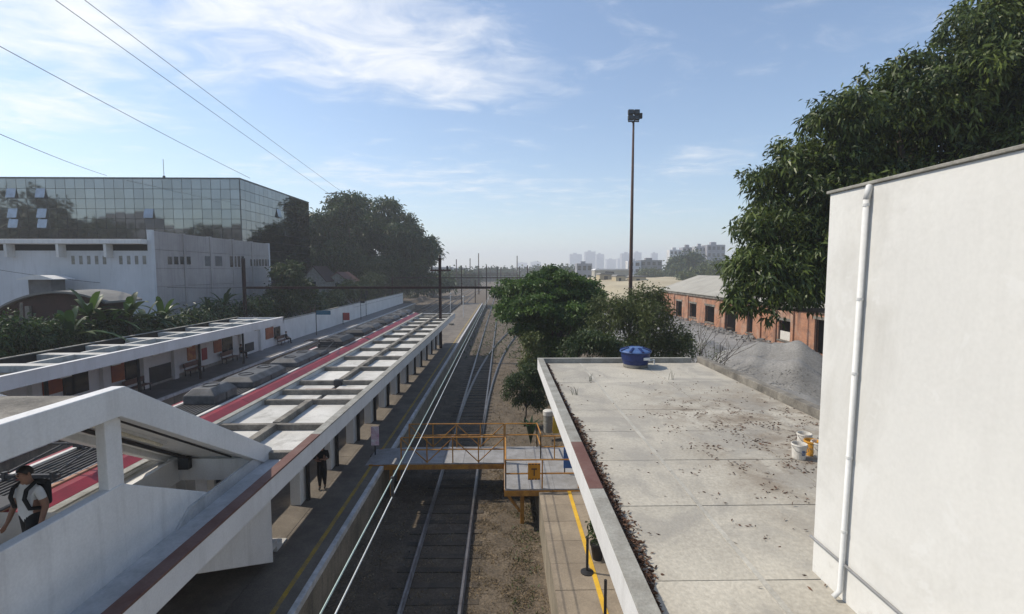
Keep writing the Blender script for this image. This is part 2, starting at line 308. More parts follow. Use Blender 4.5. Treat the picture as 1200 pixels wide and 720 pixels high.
def thing(name, label, cat, loc=(0,0,0), group=None):
    o = bpy.data.objects.new(name, None); C.objects.link(o); o.location = loc; o.empty_display_size = 0.3
    return tag(o, label, cat, group)
def struct(o): o['kind'] = 'structure'; return o
def stuff(o): o['kind'] = 'stuff'; return o
def inst(name, me, loc, parent=None, rot=(0,0,0), scale=(1,1,1)):   # shared mesh at a world position under a parent empty
    o = bpy.data.objects.new(name, me); C.objects.link(o); o.rotation_euler = rot; o.scale = scale; o.location = loc
    if parent: o.parent = parent; o.matrix_parent_inverse = Matrix.Translation(parent.location).inverted() if parent.type == 'EMPTY' else Matrix()
    return o
def copy_thing(src, loc, label=None):
    r = src.copy(); C.objects.link(r); r.location = loc
    if label: r['label'] = label
    for ch in src.children:
        c = ch.copy(); C.objects.link(c); c.parent = r
        for g in ch.children:
            d = g.copy(); C.objects.link(d); d.parent = c
    return r
def setroot(o, loc):                                # kept for readability: moves an empty root before parts are built
    o.location = loc

# ------------------------------------------------------------------ foliage
def leaf_mesh(name, mat, P, D, length, width, tint, fold=0.25, bend=0.3, seed=1, nrm=None):
    """P leaf bases, D leaf directions; every leaf two quads, folded along its spine and bent down at the tip"""
    g = np.random.default_rng(seed); n = len(P)
    D = D/np.linalg.norm(D, axis=1, keepdims=True)
    r = g.normal(size=(n, 3)) if nrm is None else nrm + g.normal(0, 0.45, (n, 3)); U = np.cross(D, r); U /= np.linalg.norm(U, axis=1, keepdims=True)+1e-9
    Nn = np.cross(D, U); Ls = (length*g.uniform(0.65, 1.25, n))[:, None]; Ws = (width*g.uniform(0.7, 1.2, n))[:, None]
    dn = np.array([0, 0, -1.0])
    b = P; mid = P + D*Ls*0.5; tip = P + D*Ls + dn*Ls*bend
    a1 = mid + U*Ws*0.5 + Nn*Ws*fold; a2 = mid - U*Ws*0.5 + Nn*Ws*fold
    V = np.stack([b, a1, tip, a2], 1).reshape(-1, 3)
    me = bpy.data.meshes.new(name); me.vertices.add(n*4); me.vertices.foreach_set('co', V.astype(np.float32).ravel())
    base = (np.arange(n)*4)[:, None]; tri = np.concatenate([base+[0, 1, 2], base+[0, 2, 3]], 1).reshape(-1)
    me.loops.add(n*6); me.loops.foreach_set('vertex_index', tri.astype(np.int32))
    me.polygons.add(n*2); me.polygons.foreach_set('loop_start', (np.arange(n*2)*3).astype(np.int32)); me.polygons.foreach_set('loop_total', np.full(n*2, 3, np.int32))
    me.update(calc_edges=True); me.materials.append(mat)
    at = me.attributes.new('tint', 'FLOAT', 'POINT'); at.data.foreach_set('value', np.repeat(tint, 4).astype(np.float32))
    return me
def crown_points(lobes, nclump, nleaf, spread, droop, seed, inner=0.55, flat=1.0, sub=16):
    """leaves sit on bunches that stand out of each lobe, so the crown has dark gaps between lit bunches"""
    g = np.random.default_rng(seed); lob = np.array(lobes, float)
    def dirs(n):
        d = g.normal(size=(n, 3)); return d/np.linalg.norm(d, axis=1, keepdims=True)
    sb = []
    for l in lob:
        d = dirs(sub); rr = g.uniform(0.25, 0.95, sub)**0.7; rad = g.uniform(0.22, 0.44, sub)
        for k in range(sub): sb.append((*(l[:3] + d[k]*l[3:6]*rr[k]), *(np.array([l[3], l[4], (l[3]*flat+l[5])*0.5*flat if flat < 1 else l[5]])*rad[k])))
    sb = np.array(sb); w = (sb[:, 3]*sb[:, 4] + sb[:, 4]*sb[:, 5]); idx = g.choice(len(sb), nclump, p=w/w.sum())
    d = dirs(nclump); d[:, 2] = np.where(g.uniform(size=nclump) < 0.55, np.abs(d[:, 2]), d[:, 2])
    rr = g.uniform(inner, 1.0, nclump)**0.6 * (1+g.normal(0, 0.10, nclump))
    cpt = sb[idx, :3] + d*sb[idx, 3:6]*rr[:, None]
    P = np.repeat(cpt, nleaf, 0) + g.normal(0, spread, (nclump*nleaf, 3))*np.array([1, 1, flat])
    D = np.repeat(d, nleaf, 0)*0.55 + g.normal(0, 0.7, (len(P), 3)) + np.array([0, 0, -droop])
    bt_ = g.beta(1.6, 2.4, len(sb)); ct = 0.55*bt_[idx] + 0.45*g.beta(2, 2.6, nclump)
    tint = np.clip(np.repeat(ct, nleaf) + g.normal(0, 0.12, len(P)), 0, 1)
    global LAST_N; LAST_N = np.repeat(d, nleaf, 0)
    return P, D, tint
def limbs(mb, base, fork, targets, r0, seed=0):
    g = random.Random(seed); base = Vector(base); fork = Vector(fork)
    mid = (base+fork)/2 + Vector((g.uniform(-.2, .2), g.uniform(-.2, .2), 0))*r0*4
    mb.tube([base - Vector((0, 0, 0.25)), base+Vector((0, 0, .15)), mid, fork], [r0*1.45, r0*1.15, r0*0.9, r0*0.78], 9)
    for t in targets:
        t = Vector(t); d = t-fork; m = fork + d*0.5 + Vector((g.uniform(-.12, .12), g.uniform(-.12, .12), g.uniform(0, .18)))*d.length
        mb.tube([fork - d*0.02, fork + (m-fork)*0.5, m, m+(t-m)*0.6, t], [r0*0.6, r0*0.5, r0*0.36, r0*0.22, r0*0.1], 6)
def tree(name, label, base, lobes, leaf, nclump, nleaf, ll, lw, r0, seed, spread=0.22, droop=0.3, group=None, fork_h=0.45, flat=1.0, inner=0.55, cat='tree', bend=0.3, sub=16):
    t = thing(name, label, cat, base, group)
    lo = np.array(lobes, float); cen = lo[:, :3].mean(0)
    top = cen[2]; fork = (base[0]*0.6+cen[0]*0.4, base[1]*0.6+cen[1]*0.4, base[2] + (top-base[2])*fork_h)
    mb = MB(); limbs(mb, base, fork, [(l[0]*0.9+cen[0]*0.1, l[1]*0.9+cen[1]*0.1, l[2]+l[5]*0.25) for l in lobes], r0, seed)
    mb.build('trunk', trunkm, t, smooth=True)
    P, D, ti = crown_points(lobes, nclump, nleaf, spread, droop, seed, inner, flat, sub)
    o = bpy.data.objects.new('crown', leaf_mesh('crown', leaf, P, D, ll, lw, ti, seed=seed, bend=bend, nrm=LAST_N)); C.objects.link(o); o.parent = t
    o.matrix_parent_inverse = Matrix.Translation(t.location).inverted()
    return t
def yx(px, x): d = ray(px, 340); return d.y*x/d.x
def plobes(lst, y):                                 # (px, py, radius px, depth offset, squash) -> ellipsoids at depth y
    out = []
    for q in lst:
        px, py, r = q[:3]; yy = (y if y > 0 else yx(px, y)) + (q[3] if len(q) > 3 else 0); sq = q[4] if len(q) > 4 else 0.8
        p = at_y(px, py, yy); rm = r/FPX*yy; out.append((p.x, p.y, p.z, rm, rm, rm*sq))
    return out

# ================================================================== SETTING: ground
def ground_h(x, y):
    def ss(a, b, t): t = min(max((t-a)/(b-a), 0), 1); return t*t*(3-2*t)
    h = -0.17
    r = ss(1.6, 9.0, x)*1.15*ss(15, 24, y) if y < 140 else ss(1.6, 9.0, x)*1.15
    if 1.4 < x and y < 20: r = 0.0
    l = ss(-23.6, -24.6, x)*1.1
    n = 0.035*math.sin(x*2.1+y*0.7)*math.cos(y*1.3-x*0.5) + 0.02*math.sin(x*5.3)*math.sin(y*4.1)
    if -21 < x < 1.3: n *= 0.6
    if abs(x+1.95) < 1.5 and y < 120: n *= 0.2
    return h + max(r, l) + (n if abs(x) < 60 and y < 160 else 0)
def axis(segs):
    out = []
    for a, b, n in segs: out += list(np.linspace(a, b, n, endpoint=False))
    return out + [segs[-1][1]]
gx = axis([(-2800, -300, 8), (-300, -60, 12), (-60, -26, 12), (-26, -5, 28), (-5, 3, 40), (3, 14, 26), (14, 60, 24), (60, 300, 14), (300, 2800, 9)])
gy = axis([(-400, -10, 6), (-10, 8, 12), (8, 50, 110), (50, 120, 60), (120, 400, 24), (400, 3200, 12)])
mb = MB(); nx = len(gx)
mb.v = [(x, y, ground_h(x, y)) for y in gy for x in gx]
mb.f = [(j*nx+i, j*nx+i+1, (j+1)*nx+i+1, (j+1)*nx+i) for j in range(len(gy)-1) for i in range(nx-1)]; mb.mi = [0]*len(mb.f)
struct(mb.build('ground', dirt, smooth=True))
# sand mounds beyond the trees on the right
HEAPS = []
def heap_h(x, y): return max([1.0]+[f(x, y) for f in HEAPS])
def mound(name, mat, cx_, cy_, rx, ry, h, z0, seed, n=46, p=1.2):
    g = random.Random(seed); ph = [g.uniform(0, 6.28) for _ in range(6)]
    def hf(x, y):
        u = (x-cx_)/rx; v = (y-cy_)/ry; r = math.hypot(u, v); k = max(0, 1-r**1.6)**p
        w = 1 + 0.18*math.sin(u*5+ph[0])*math.cos(v*4+ph[1]) + 0.10*math.sin(u*11+ph[2])*math.sin(v*9+ph[3]) + 0.04*math.sin(u*23+ph[4])*math.sin(v*19+ph[5])
        return z0 - 0.12 + h*k*w
    HEAPS.append(hf)
    mb = MB(); vs = []
    for j in range(n+1):
        for i in range(n+1):
            u = -1+2*i/n; v = -1+2*j/n; r = math.hypot(u, v)
            k = max(0, 1-r**1.6)**p
            w = 1 + 0.18*math.sin(u*5+ph[0])*math.cos(v*4+ph[1]) + 0.10*math.sin(u*11+ph[2])*math.sin(v*9+ph[3]) + 0.04*math.sin(u*23+ph[4])*math.sin(v*19+ph[5])
            vs.append((cx_+u*rx, cy_+v*ry, z0 - 0.12 + h*k*w + (0 if k > 0 else -0.3)))
    mb.v = vs; mb.f = [(j*(n+1)+i, j*(n+1)+i+1, (j+1)*(n+1)+i+1, (j+1)*(n+1)+i) for j in range(n) for i in range(n)]; mb.mi = [0]*len(mb.f)
    return mb.build(name, mat, smooth=True)
struct(mound('sand_terrain', sandm, 64, 215, 62, 75, 5.6, 1.0, 3))
struct(mound('sand_terrain', sandm, 34, 150, 26, 30, 3.2, 1.0, 5))

# ================================================================== PLATFORMS
PZ = 1.14
def platform(name, x0, x1, y0, y1, mat, side, slab_l, ncols, label_side=1):
    mb = MB(); mb.box(x0, x1, y0, y1, -0.6, PZ-0.05)
    o = struct(mb.build(name, platside))
    w = (x1-x0)/ncols; ny = int((y1-y0)/slab_l)
    mm = MB(); mm.box(-w/2+0.006, w/2-0.006, -slab_l/2+0.006, slab_l/2-0.006, -0.055, 0.0); me = mm.mesh('paving_slab', mat)
    for j in range(ny):
        for i in range(ncols):
            inst('paving_slab', me, (x0+w*(i+0.5), y0+slab_l*(j+0.5), PZ+random.uniform(-0.004, 0.003)), o)
    return o
isl = platform('island_platform', -9.45, -4.86, -4, 117, plat, None, 2.42, 3)
mb = MB(); mb.box(-4.95, -4.80, -4, 117, PZ-0.16, PZ+0.012); mb.build('edge_line', white_line, isl)
mb = MB(); mb.box(-5.36, -5.24, -4, 117, PZ-0.02, PZ+0.008); mb.build('warning_line', yellow_worn, isl)
wl = platform('side_platform', -24.2, -21.1, -4, 117, plat_l, None, 2.42, 1)
mb = MB(); mb.box(-21.15, -20.98, -4, 117, PZ-0.16, PZ+0.012); mb.build('edge_line', white_line, wl)
rp = platform('building_platform', 1.28, 3.4, -4, 20.2, M('platform_tan', (0.27, 0.225, 0.17), 0.85, (0.20, 0.165, 0.125), 1.4, fine=0.12, bump=0.25, orand=0.08), None, 1.1, 2)
mb = MB(); mb.box(2.30, 2.42, -4, 20.2, PZ-0.02, PZ+0.012); mb.build('warning_line', yellow, rp)

# ================================================================== TRACKS
def track(label, cxf, y0, y1, step=0.0, sl=True, n=None, gauge=1.6, ysl=60):
    t = thing('railway_track', label, 'track', (cxf(y0), y0, -0.1), 'railway tracks')
    n = n or max(2, int((y1-y0)/2.5)); ys = np.linspace(y0, y1, n+1)
    for s in (-1, 1):
        mb = MB(); prof = [(-.07, -.15), (.07, -.15), (.07, -.13), (.012, -.11), (.012, -.045), (.036, -.035), (.036, 0), (-.036, 0), (-.036, -.035), (-.012, -.045), (-.012, -.11), (-.07, -.13)]
        k = len(prof); vs = []; fs = []
        for y in ys: vs += [(cxf(y)+s*gauge/2+a, y, b) for a, b in prof]
        for j in range(len(ys)-1): fs += [(j*k+i, j*k+(i+1)%k, (j+1)*k+(i+1)%k, (j+1)*k+i) for i in range(k)]
        fs += [tuple(range(k)), tuple((len(ys)-1)*k+i for i in range(k))[::-1]]
        mb.add(vs, fs); mb.build('rail', railm, t)
    if step:
        mm = MB(); mm.box(-1.25, 1.25, -.12, .12, -.14, 0.0); me = mm.mesh('sleeper', sleeperm)
        y = y0+0.3
        while y < min(y1, ysl):
            o = inst('sleeper', me, (cxf(y)+random.uniform(-.05, .05), y, -0.148+random.uniform(-.014, .012)), t, (0, 0, random.uniform(-.015, .015))); y += step
    return t
track('rusty track running straight between the island platform and the yellow footbridge landing', lambda y: -1.955, -4, 420, 0.72, n=40)
track('siding that curves away to the right towards the round tree', lambda y: -1.955 + (0.0017*max(0, y-25)**2 if y < 75 else 0.0017*2500+0.17*(y-75)), 26, 150, 0.0, n=50)
track('track under the parked red train', lambda y: -11.0, -4, 560, 0.9, n=20, ysl=140)
track('track beside the left platform, nearer its edge line', lambda y: -18.9, -4, 560, 0.9, n=20, ysl=140)
track('track between the parked train and the left platform track', lambda y: -14.9, -4, 560, 0.9, n=20, ysl=140)
# dry grass, twigs and stones on the trackbed
def scatter_blades(name, mat, pts, h, w, seed, lean=0.7):
    g = np.random.default_rng(seed); n = len(pts)
    D = np.stack([g.normal(0, lean, n), g.normal(0, lean, n), np.abs(g.normal(0.45, 0.3, n))], 1)
    me = leaf_mesh(name, mat, pts, D, h, w, g.uniform(0, 1, n), fold=0.05, bend=0.1, seed=seed)
    o = bpy.data.objects.new(name, me); C.objects.link(o); return stuff(o)
def gpts(n, x0, x1, y0, y1, seed, clump=True):
    g = np.random.default_rng(seed); x = g.uniform(x0, x1, n); y = y0 + (y1-y0)*g.uniform(0, 1, n)**1.3
    k = np.sin(x*3.1+y*1.7)*np.sin(y*2.3-x*1.1) + 0.6*np.sin(x*7.1+1)*np.sin(y*6.3) + g.normal(0, 0.5, n)
    m = k > 0.1 if clump else k > -9
    x, y = x[m], y[m]
    return np.array([(a, b, ground_h(a, b)-0.005) for a, b in zip(x, y)])
o = scatter_blades('dry_grass', straw, gpts(46000, -1.0, 1.26, 8, 24, 3), 0.10, 0.016, 3); o['label'] = 'dry straw and twigs over the dirt right of the track'; o['category'] = 'dry grass'
o = scatter_blades('dry_grass', straw, gpts(9000, -4.75, -2.8, 8, 26, 4), 0.10, 0.018, 4); o['label'] = 'dark dry grass between the island platform and the track'; o['category'] = 'dry grass'
o = scatter_blades('dry_grass', straw, gpts(16000, -2.7, -1.2, 8, 40, 14), 0.09, 0.016, 14); o['label'] = 'dry straw and litter between the rails of the straight track'; o['category'] = 'dry grass'
o = scatter_blades('dry_grass', straw, gpts(14000, -0.9, 5.0, 22, 60, 5), 0.16, 0.03, 5); o['label'] = 'dry grass on the bank beside the siding'; o['category'] = 'dry grass'
o = scatter_blades('green_weeds', lf_mid, gpts(5200, -4.6, 6.0, 50, 130, 8), 0.5, 0.08, 8, 0.4); o['label'] = 'green weeds growing between the far rails'; o['category'] = 'weeds'
o = scatter_blades('green_weeds', lf_mid, gpts(1500, 0.2, 1.26, 8, 20, 18), 0.16, 0.03, 18, 0.6); o['label'] = 'small green weeds along the foot of the building platform'; o['category'] = 'weeds'

mb = MB(); g_ = random.Random(29)
for k in range(1500):
    x = g_.uniform(-4.7, 1.2); y = 8+34*g_.random()**1.5; z = ground_h(x, y)-.01; r_ = g_.uniform(.015, .05)
    mb.add([(x-r_, y, z), (x+r_*.8, y-r_*.7, z), (x+r_*.5, y+r_, z), (x, y, z+r_*1.1)], [(0, 1, 3), (1, 2, 3), (2, 0, 3)])
o = mb.build('ballast_stones', conc_old); stuff(o); o['label'] = 'small stones lying about the trackbed'; o['category'] = 'stones'
# ================================================================== CANOPIES
felt = M('roof_felt', (0.03, 0.03, 0.03), 0.95, (0.06, 0.058, 0.052), 1.5, fine=0.2, spec=0.05)
def canopy(label, x0, x1, y0, y1, ztop, fh, beams, xmid, hole=None, colx=None, coly=(), cop=None, panel_d=0.22, beam_d=0.03, post=True, bw=0.09, pm=None, bmat=None):
    t = thing('platform_canopy', label, 'canopy', ((x0+x1)/2, y0, PZ), 'platform canopies')
    cw = 0.24; zb = ztop-fh
    for nm, a, b in (('fascia', x1-0.10, x1), ('rear_fascia', x0, x0+0.10)):
        mb = MB(); mb.box(a, b, y0, y1, zb if nm and a > x0+0.5 else zb+0.1, ztop-0.012); mb.build(nm, white if nm == 'fascia' else (pm or white), t)
    mb = MB(); mb.box(x0, x1, y1-0.12, y1+0.003, zb, ztop-0.015); mb.build('end_fascia', white, t)
    for i, (ya, yb, m) in enumerate(cop or [(y0, y1, greycop)]):   # coping stones along the track-side edge
        mb = MB(); mb.box(x1-cw, x1+0.012, ya+0.004, yb-0.004, ztop-0.012, ztop+0.03+0.002*(i % 2)); mb.build('coping', m, t)
    mb = MB(); mb.box(x0-0.01, x0+cw*0.8, y0, y1, ztop-0.012, ztop+0.03); mb.build('coping', greycop, t)
    zt = ztop-beam_d; zp = ztop-panel_d
    for y in beams:
        a = x0+0.19
        if hole and hole[2]-0.1 < y < hole[3]-0.1: continue
        mb = MB(); mb.box(a, x1-cw, y-bw, y+bw, zp-0.3, zt+random.uniform(-0.012, 0.012)); mb.build('cross_beam', bmat or conc_old, t, bevel=0.012)
    ys = [y0]+list(beams)+[y1]
    for a, b in zip(ys[:-1], ys[1:]):
        if b-a < 0.35: continue
        xs = [(x0+0.10, xmid-0.1), (xmid+0.1, x1-0.10)] if not (hole and a < hole[3]-0.1) else []
        for xa, xb in xs:
            mb = MB(); mb.box(xa, xb, a+bw, b-bw, zp-0.12, zp+random.uniform(-0.006, 0.006)); mb.build('roof_panel', pm or panel_white, t)
    ym = hole[3] if hole else y0
    segs = []
    for a, b in zip(ys[:-1], ys[1:]):
        if a >= ym-0.2 and not (17.5 < a < 20.0): segs.append((a, b))
    for a, b in segs:
        mb = MB(); mb.box(xmid-0.11, xmid+0.11, a+bw+.001, b-bw-.001, zp-0.3, zt+0.02+random.uniform(-0.01, 0.01)); mb.build('spine_beam', bmat or conc_old, t, bevel=0.012)
    for y in coly:
        mb = MB(); mb.box(colx-0.17, colx+0.17, y-0.3, y+0.3, PZ-0.01, zp-0.28); mb.build('column', white, t, bevel=0.015)
        if post:
            mb = MB(); mb.tube([(colx+0.27, y+0.1, PZ), (colx+0.27, y+0.1, zp-0.3)], 0.075, 8); mb.build('downpipe', black, t)
    return t
IB = [12.45, 14.75, 17.6, 19.05, 20.65] + [20.65+2.92*k for k in range(1, 11)] + [52.4]
ICOP = [(1, 10.4, brownp), (10.4, 13.6, brownp), (13.6, 14.2, greycop)] + [(14.2+3*k, 17.2+3*k, greycop) for k in range(13)]
ICOP[-1] = (ICOP[-1][0], 53, greycop)
isc = canopy('long flat canopy with white recessed roof panels over the island platform', -8.85, -5.2, 1, 53, 4.34, 0.47, IB, -7.0, hole=(-8.2, -6.15, 1, 12.45), colx=-6.95, coly=[16.2+2.92*k for k in range(13)], cop=ICOP)
mb = MB(); mb.box(-6.148, -5.441, 1, 12.31, 4.0, 4.14); mb.build('gutter_floor', gutter, isc)
mb = MB(); mb.box(-8.75, -8.25, 1, 12.31, 4.05, 4.2); mb.build('roof_panel', panel_white, isc)
mb = MB(); mb.box(-8.248, -8.12, 1, 12.31, 3.72, 4.32); mb.build('spine_beam', white, isc)
mb = MB(); mb.box(-7.0-0.16, -7.0+0.16, 20.65-0.22, 20.65+0.02, 4.05, 4.36); mb.build('drain_box', acdark, isc)
mb = MB(); mb.tube([(-7.9, 19.35, 4.20), (-5.6, 19.30, 4.20)], 0.07, 8); mb.build('roof_pipe', copper, isc)
LB = [2+2.95*k for k in range(15)]
lsc = canopy('long white canopy over the left platform below the glass office', -24.25, -20.0, 0, 44.6, 4.74, 0.58, LB, -22.2, colx=-23.75, coly=(), panel_d=0.40, beam_d=0.08, bw=0.30, pm=felt, bmat=panel_white, cop=[(5*k, min(5*k+5, 44.6), white) for k in range(9)])
for y in [17.5+5.9*k for k in range(5)]:
    mb = MB(); mb.tube([(-21.9, y, PZ-0.01), (-21.9, y, 4.2)], 0.085, 8); mb.build('post', black, lsc)

# ------------------------------------------------------------------ left platform back wall with bays, then free boundary wall
WX = -23.9
bw = thing('platform_wall', 'white back wall with posters and windows under the left canopy', 'wall', (WX, 10, PZ))
mb = MB(); mb.box(WX-0.25, WX, 4, 44.55, PZ-0.02, 4.15); mb.build('wall', white, bw)
def onwall(px0, px1, py0, py1, nm, mat, off=0.03, parent=None, d=0.06):
    a = at_x(px0, (py0+py1)/2, WX); b = at_x(px1, (py0+py1)/2, WX)
    m0 = at_x((px0+px1)/2, py1, WX).z; m1 = at_x((px0+px1)/2, py0, WX).z
    mb = MB(); mb.box(WX-0.002, WX+off+d*0.5, a.y, b.y, max(m0, PZ+0.02), min(m1, 4.2)); return mb.build(nm, mat, parent or bw)
for (a, b, c, d, nm, m) in ((49, 72, 440, 462, 'poster', posterred), (73, 103, 437, 462, 'window_pane', winglass), (130, 145, 425, 447, 'poster', posterred), (146, 162, 421, 444, 'window_pane', winglass),
      (173, 200, 428, 447, 'notice_board', acdark), (219, 229, 405, 422, 'poster', postery), (236, 242, 408, 422, 'poster', signred), (250, 259, 396, 413, 'poster', posterred), (260, 272, 394, 412, 'window_pane', winglass),
      (287, 297, 402, 412, 'notice_board', acdark), (311, 320, 384, 397, 'poster', posterred), (321, 328, 383, 396, 'window_pane', winglass)):
    onwall(a, b, c, d, nm, m)
for px in (36, 120, 168, 204, 232, 283, 306):
    y = at_x(px, 440, WX).y; mb = MB(); mb.box(WX+0.001, WX+0.22, y-0.22, y+0.22, PZ, 4.2); mb.build('pilaster', white, bw)
mb = MB(); mb.box(WX+0.001, WX+0.035, 4, 44.5, PZ, PZ+0.25); mb.build('skirting', greycop, bw)
fw = thing('boundary_wall', 'white boundary wall running on beyond the end of the left canopy', 'wall', (WX, 80, PZ))
pts = 12
for k in range(pts):                                # cast bays of the wall, each between two piers
    a = 44.62 + (117-44.62)*k/pts; b = 44.62 + (117-44.62)*(k+1)/pts
    mb = MB(); mb.box(WX-0.22, WX, a+0.01, b-0.01, -0.3, 3.55+random.uniform(-.02, .02)); mb.build('wall_bay', white, fw)
mb = MB(); mb.box(WX-0.25, WX+0.03, 44.62, 117, 3.57, 3.66); mb.build('coping', greycop, fw)
# benches
def bench(y, label):
    t = thing('platform_bench', label, 'bench', (WX+0.55, y, PZ), 'benches along the left platform wall')
    mb = MB(); mb.box(WX+0.3, WX+0.75, y-0.9, y+0.9, PZ+0.42, PZ+0.47); mb.build('seat', brownp, t)
    mb = MB(); mb.box(WX+0.24, WX+0.29, y-0.9, y+0.9, PZ+0.62, PZ+0.95); mb.build('backrest', brownp, t)
    for s in (-.8, .8):
        mb = MB(); mb.bar((WX+0.26, y+s, PZ+0.95), (WX+0.34, y+s, PZ), 0.05); mb.bar((WX+0.7, y+s, PZ+0.42), (WX+0.7, y+s, PZ), 0.05); mb.bar((WX+0.3, y+s, PZ+0.4), (WX+0.72, y+s, PZ+0.4), 0.04); mb.build('leg', black, t)
    return t
for px, py, lb in ((152, 450, 'brown bench below the dark window nearest the stair roof'), (220, 430, 'brown bench below the orange picture poster'), (262, 415, 'brown bench with a seated person in dark clothes'), (326, 398, 'brown bench at the far end of the left canopy')):
    bench(at_x(px, py, WX).y, lb)
# platform furniture on the left platform
def sign_post(px, py, x, h, w, hh, mat, label, name='platform_sign'):
    p = at_x(px, py, x); t = thing(name, label, 'sign', (x, p.y, PZ))
    mb = MB(); mb.tube([(x, p.y, PZ-.01), (x, p.y, PZ+h)], 0.05, 8); mb.build('post', black, t)
    mb = MB(); mb.box(x+0.06, x+0.06+w, p.y-0.04, p.y+0.04, PZ+h-hh, PZ+h); mb.build('panel', mat, t); return t
sign_post(371, 392, -22.6, 3.0, 1.7, 0.5, signblue, 'teal name sign on a black post on the left platform')
sign_post(402, 378, -23.3, 1.7, 0.9, 1.1, signred, 'red sign standing against the white boundary wall', 'notice_stand')
sign_post(423, 374, -22.6, 3.0, 0.6, 0.35, black, 'dark lamp post with box on the left platform beyond the red sign', 'speaker_post')
sign_post(429, 360, -23.5, 4.4, 0.3, 0.8, black, 'dark loudspeaker on a pole by the boundary wall', 'speaker_post')

# ================================================================== STAIR SHELTER on the island platform
X1 = -6.15; X0 = -8.5
st = thing('stair_shelter', 'white concrete stair shelter with sloping roof over the island platform stairs', 'stairs', ((X0+X1)/2, 8, PZ))
mb = MB(); mb.prism([(1, 5.56), (7.75, 5.56), (12.6, 2.98), (12.6, 1.2), (8.3, 3.55), (7.2, 3.9), (1, 3.9)], 'x', X1-0.18, X1); mb.build('side_wall', white_dirty, st, bevel=0.015)
mb = MB(); mb.prism([(1, 5.1), (7.75, 5.1), (12.6, 2.6), (12.6, 1.2), (8.3, 3.55), (7.2, 3.9), (1, 3.9)], 'x', X0, X0+0.18); mb.build('side_wall', white, st)
mb = MB(); mb.prism([(8.9, 4.141), (12.3, 4.141), (12.3, 4.40), (9.3, 4.40)], 'x', X1+0.003, X1+0.06); mb.build('flashing', gutter, st)
# ragged broken render at the foot of the stair wall
mb = MB(); mb.box(X0+0.18, X1-0.18, 1, 7.7, 4.2, 4.42); mb.build('landing', gutter, st)
ns = 20
for k in range(ns):
    y = 7.7+k*0.305; z = 4.42-(k+1)*0.162
    mb = MB(); mb.box(X0+0.18, X1-0.18, y+0.001, y+0.33, z-0.2, z); mb.build('step', gutter, st)
RT = 7.15                                           # flat roof over the landing, then the roof falls with the stairs
SL = (4.4-RT)/(12.5-7.8)
for xa, xb in ((X1-0.12, X1+0.10), (X0-0.1, X0+0.12)):
    mb = MB(); mb.prism([(1, RT), (7.8, RT), (12.55, RT+SL*4.75), (12.62, RT+SL*4.82-0.18), (12.35, RT+SL*4.55-0.47), (7.68, RT-0.46), (1, RT-0.46)], 'x', xa, xb); mb.build('roof_edge_beam', white, st, bevel=0.015)
mb = MB(); mb.box(X0+0.12, X1-0.12, 1, 7.74, RT-0.30, RT-0.14); mb.build('flat_roof', conc_old, st)
mb = MB(); mb.prism([(7.745, RT-0.14), (12.45, RT-0.14+SL*4.7), (12.45, RT-0.30+SL*4.7), (7.745, RT-0.30)], 'x', X0+0.121, X1-0.121); mb.build('sloping_roof', white, st)
mb = MB(); mb.box(X0+0.121, X1-0.121, 12.0, 12.28, 3.75, RT-0.34+SL*4.3); mb.build('end_beam', white, st)
for xa in (X1-0.18, X0+0.02):
    mb = MB(); mb.box(xa+0.001, xa+0.16, 7.50, 7.82, 5.0 if xa < -7 else 5.5, RT-0.44); mb.build('post', white, st, bevel=0.015)
mb = MB(); mb.box(X0+0.01, X0+0.17, 2.9, 3.3, 5.0, RT-0.44); mb.build('post', white, st)
def roofz(y): return RT-0.30+SL*(y-7.745) if y > 7.745 else RT-0.30
for ya, yb in ((8.0, 9.1), (9.2, 10.3)):
    mb = MB(); mb.tube([(-7.3, ya, roofz(ya)-0.09), (-7.3, yb, roofz(yb)-0.09)], 0.035, 8); lt = mb.build('lamp_tube', lampw, st)
    mb = MB(); mb.bar((-7.3, ya-0.05, roofz(ya-0.05)-0.03), (-7.3, yb+0.05, roofz(yb+0.05)-0.03), 0.16, 0.05); mb.build('lamp_housing', white, st)
mb = MB(); mb.tube([(-6.75, 7.8, roofz(7.8)-0.04), (-6.75, 11.9, roofz(11.9)-0.04)], 0.022, 6); mb.tube([(-7.85, 7.8, roofz(7.8)-0.06), (-7.85, 11.9, roofz(11.9)-0.06)], 0.045, 6); mb.build('conduit', darkmetal, st)
mb = MB(); mb.box(-8.0, -7.75, 11.8, 11.95, 4.1, 4.4); mb.build('junction_box', darkmetal, st)
mb = MB(); mb.box(-7.95, -7.65, 12.35, 12.65, PZ-.01, 3.75); mb.build('column', white, st)
mb = MB(); mb.tube([(X1-0.28, 1, 5.35), (X1-0.28, 7.7, 5.35), (X1-0.28, 12.4, 2.9)], 0.025, 8); mb.build('handrail', darkmetal, st)

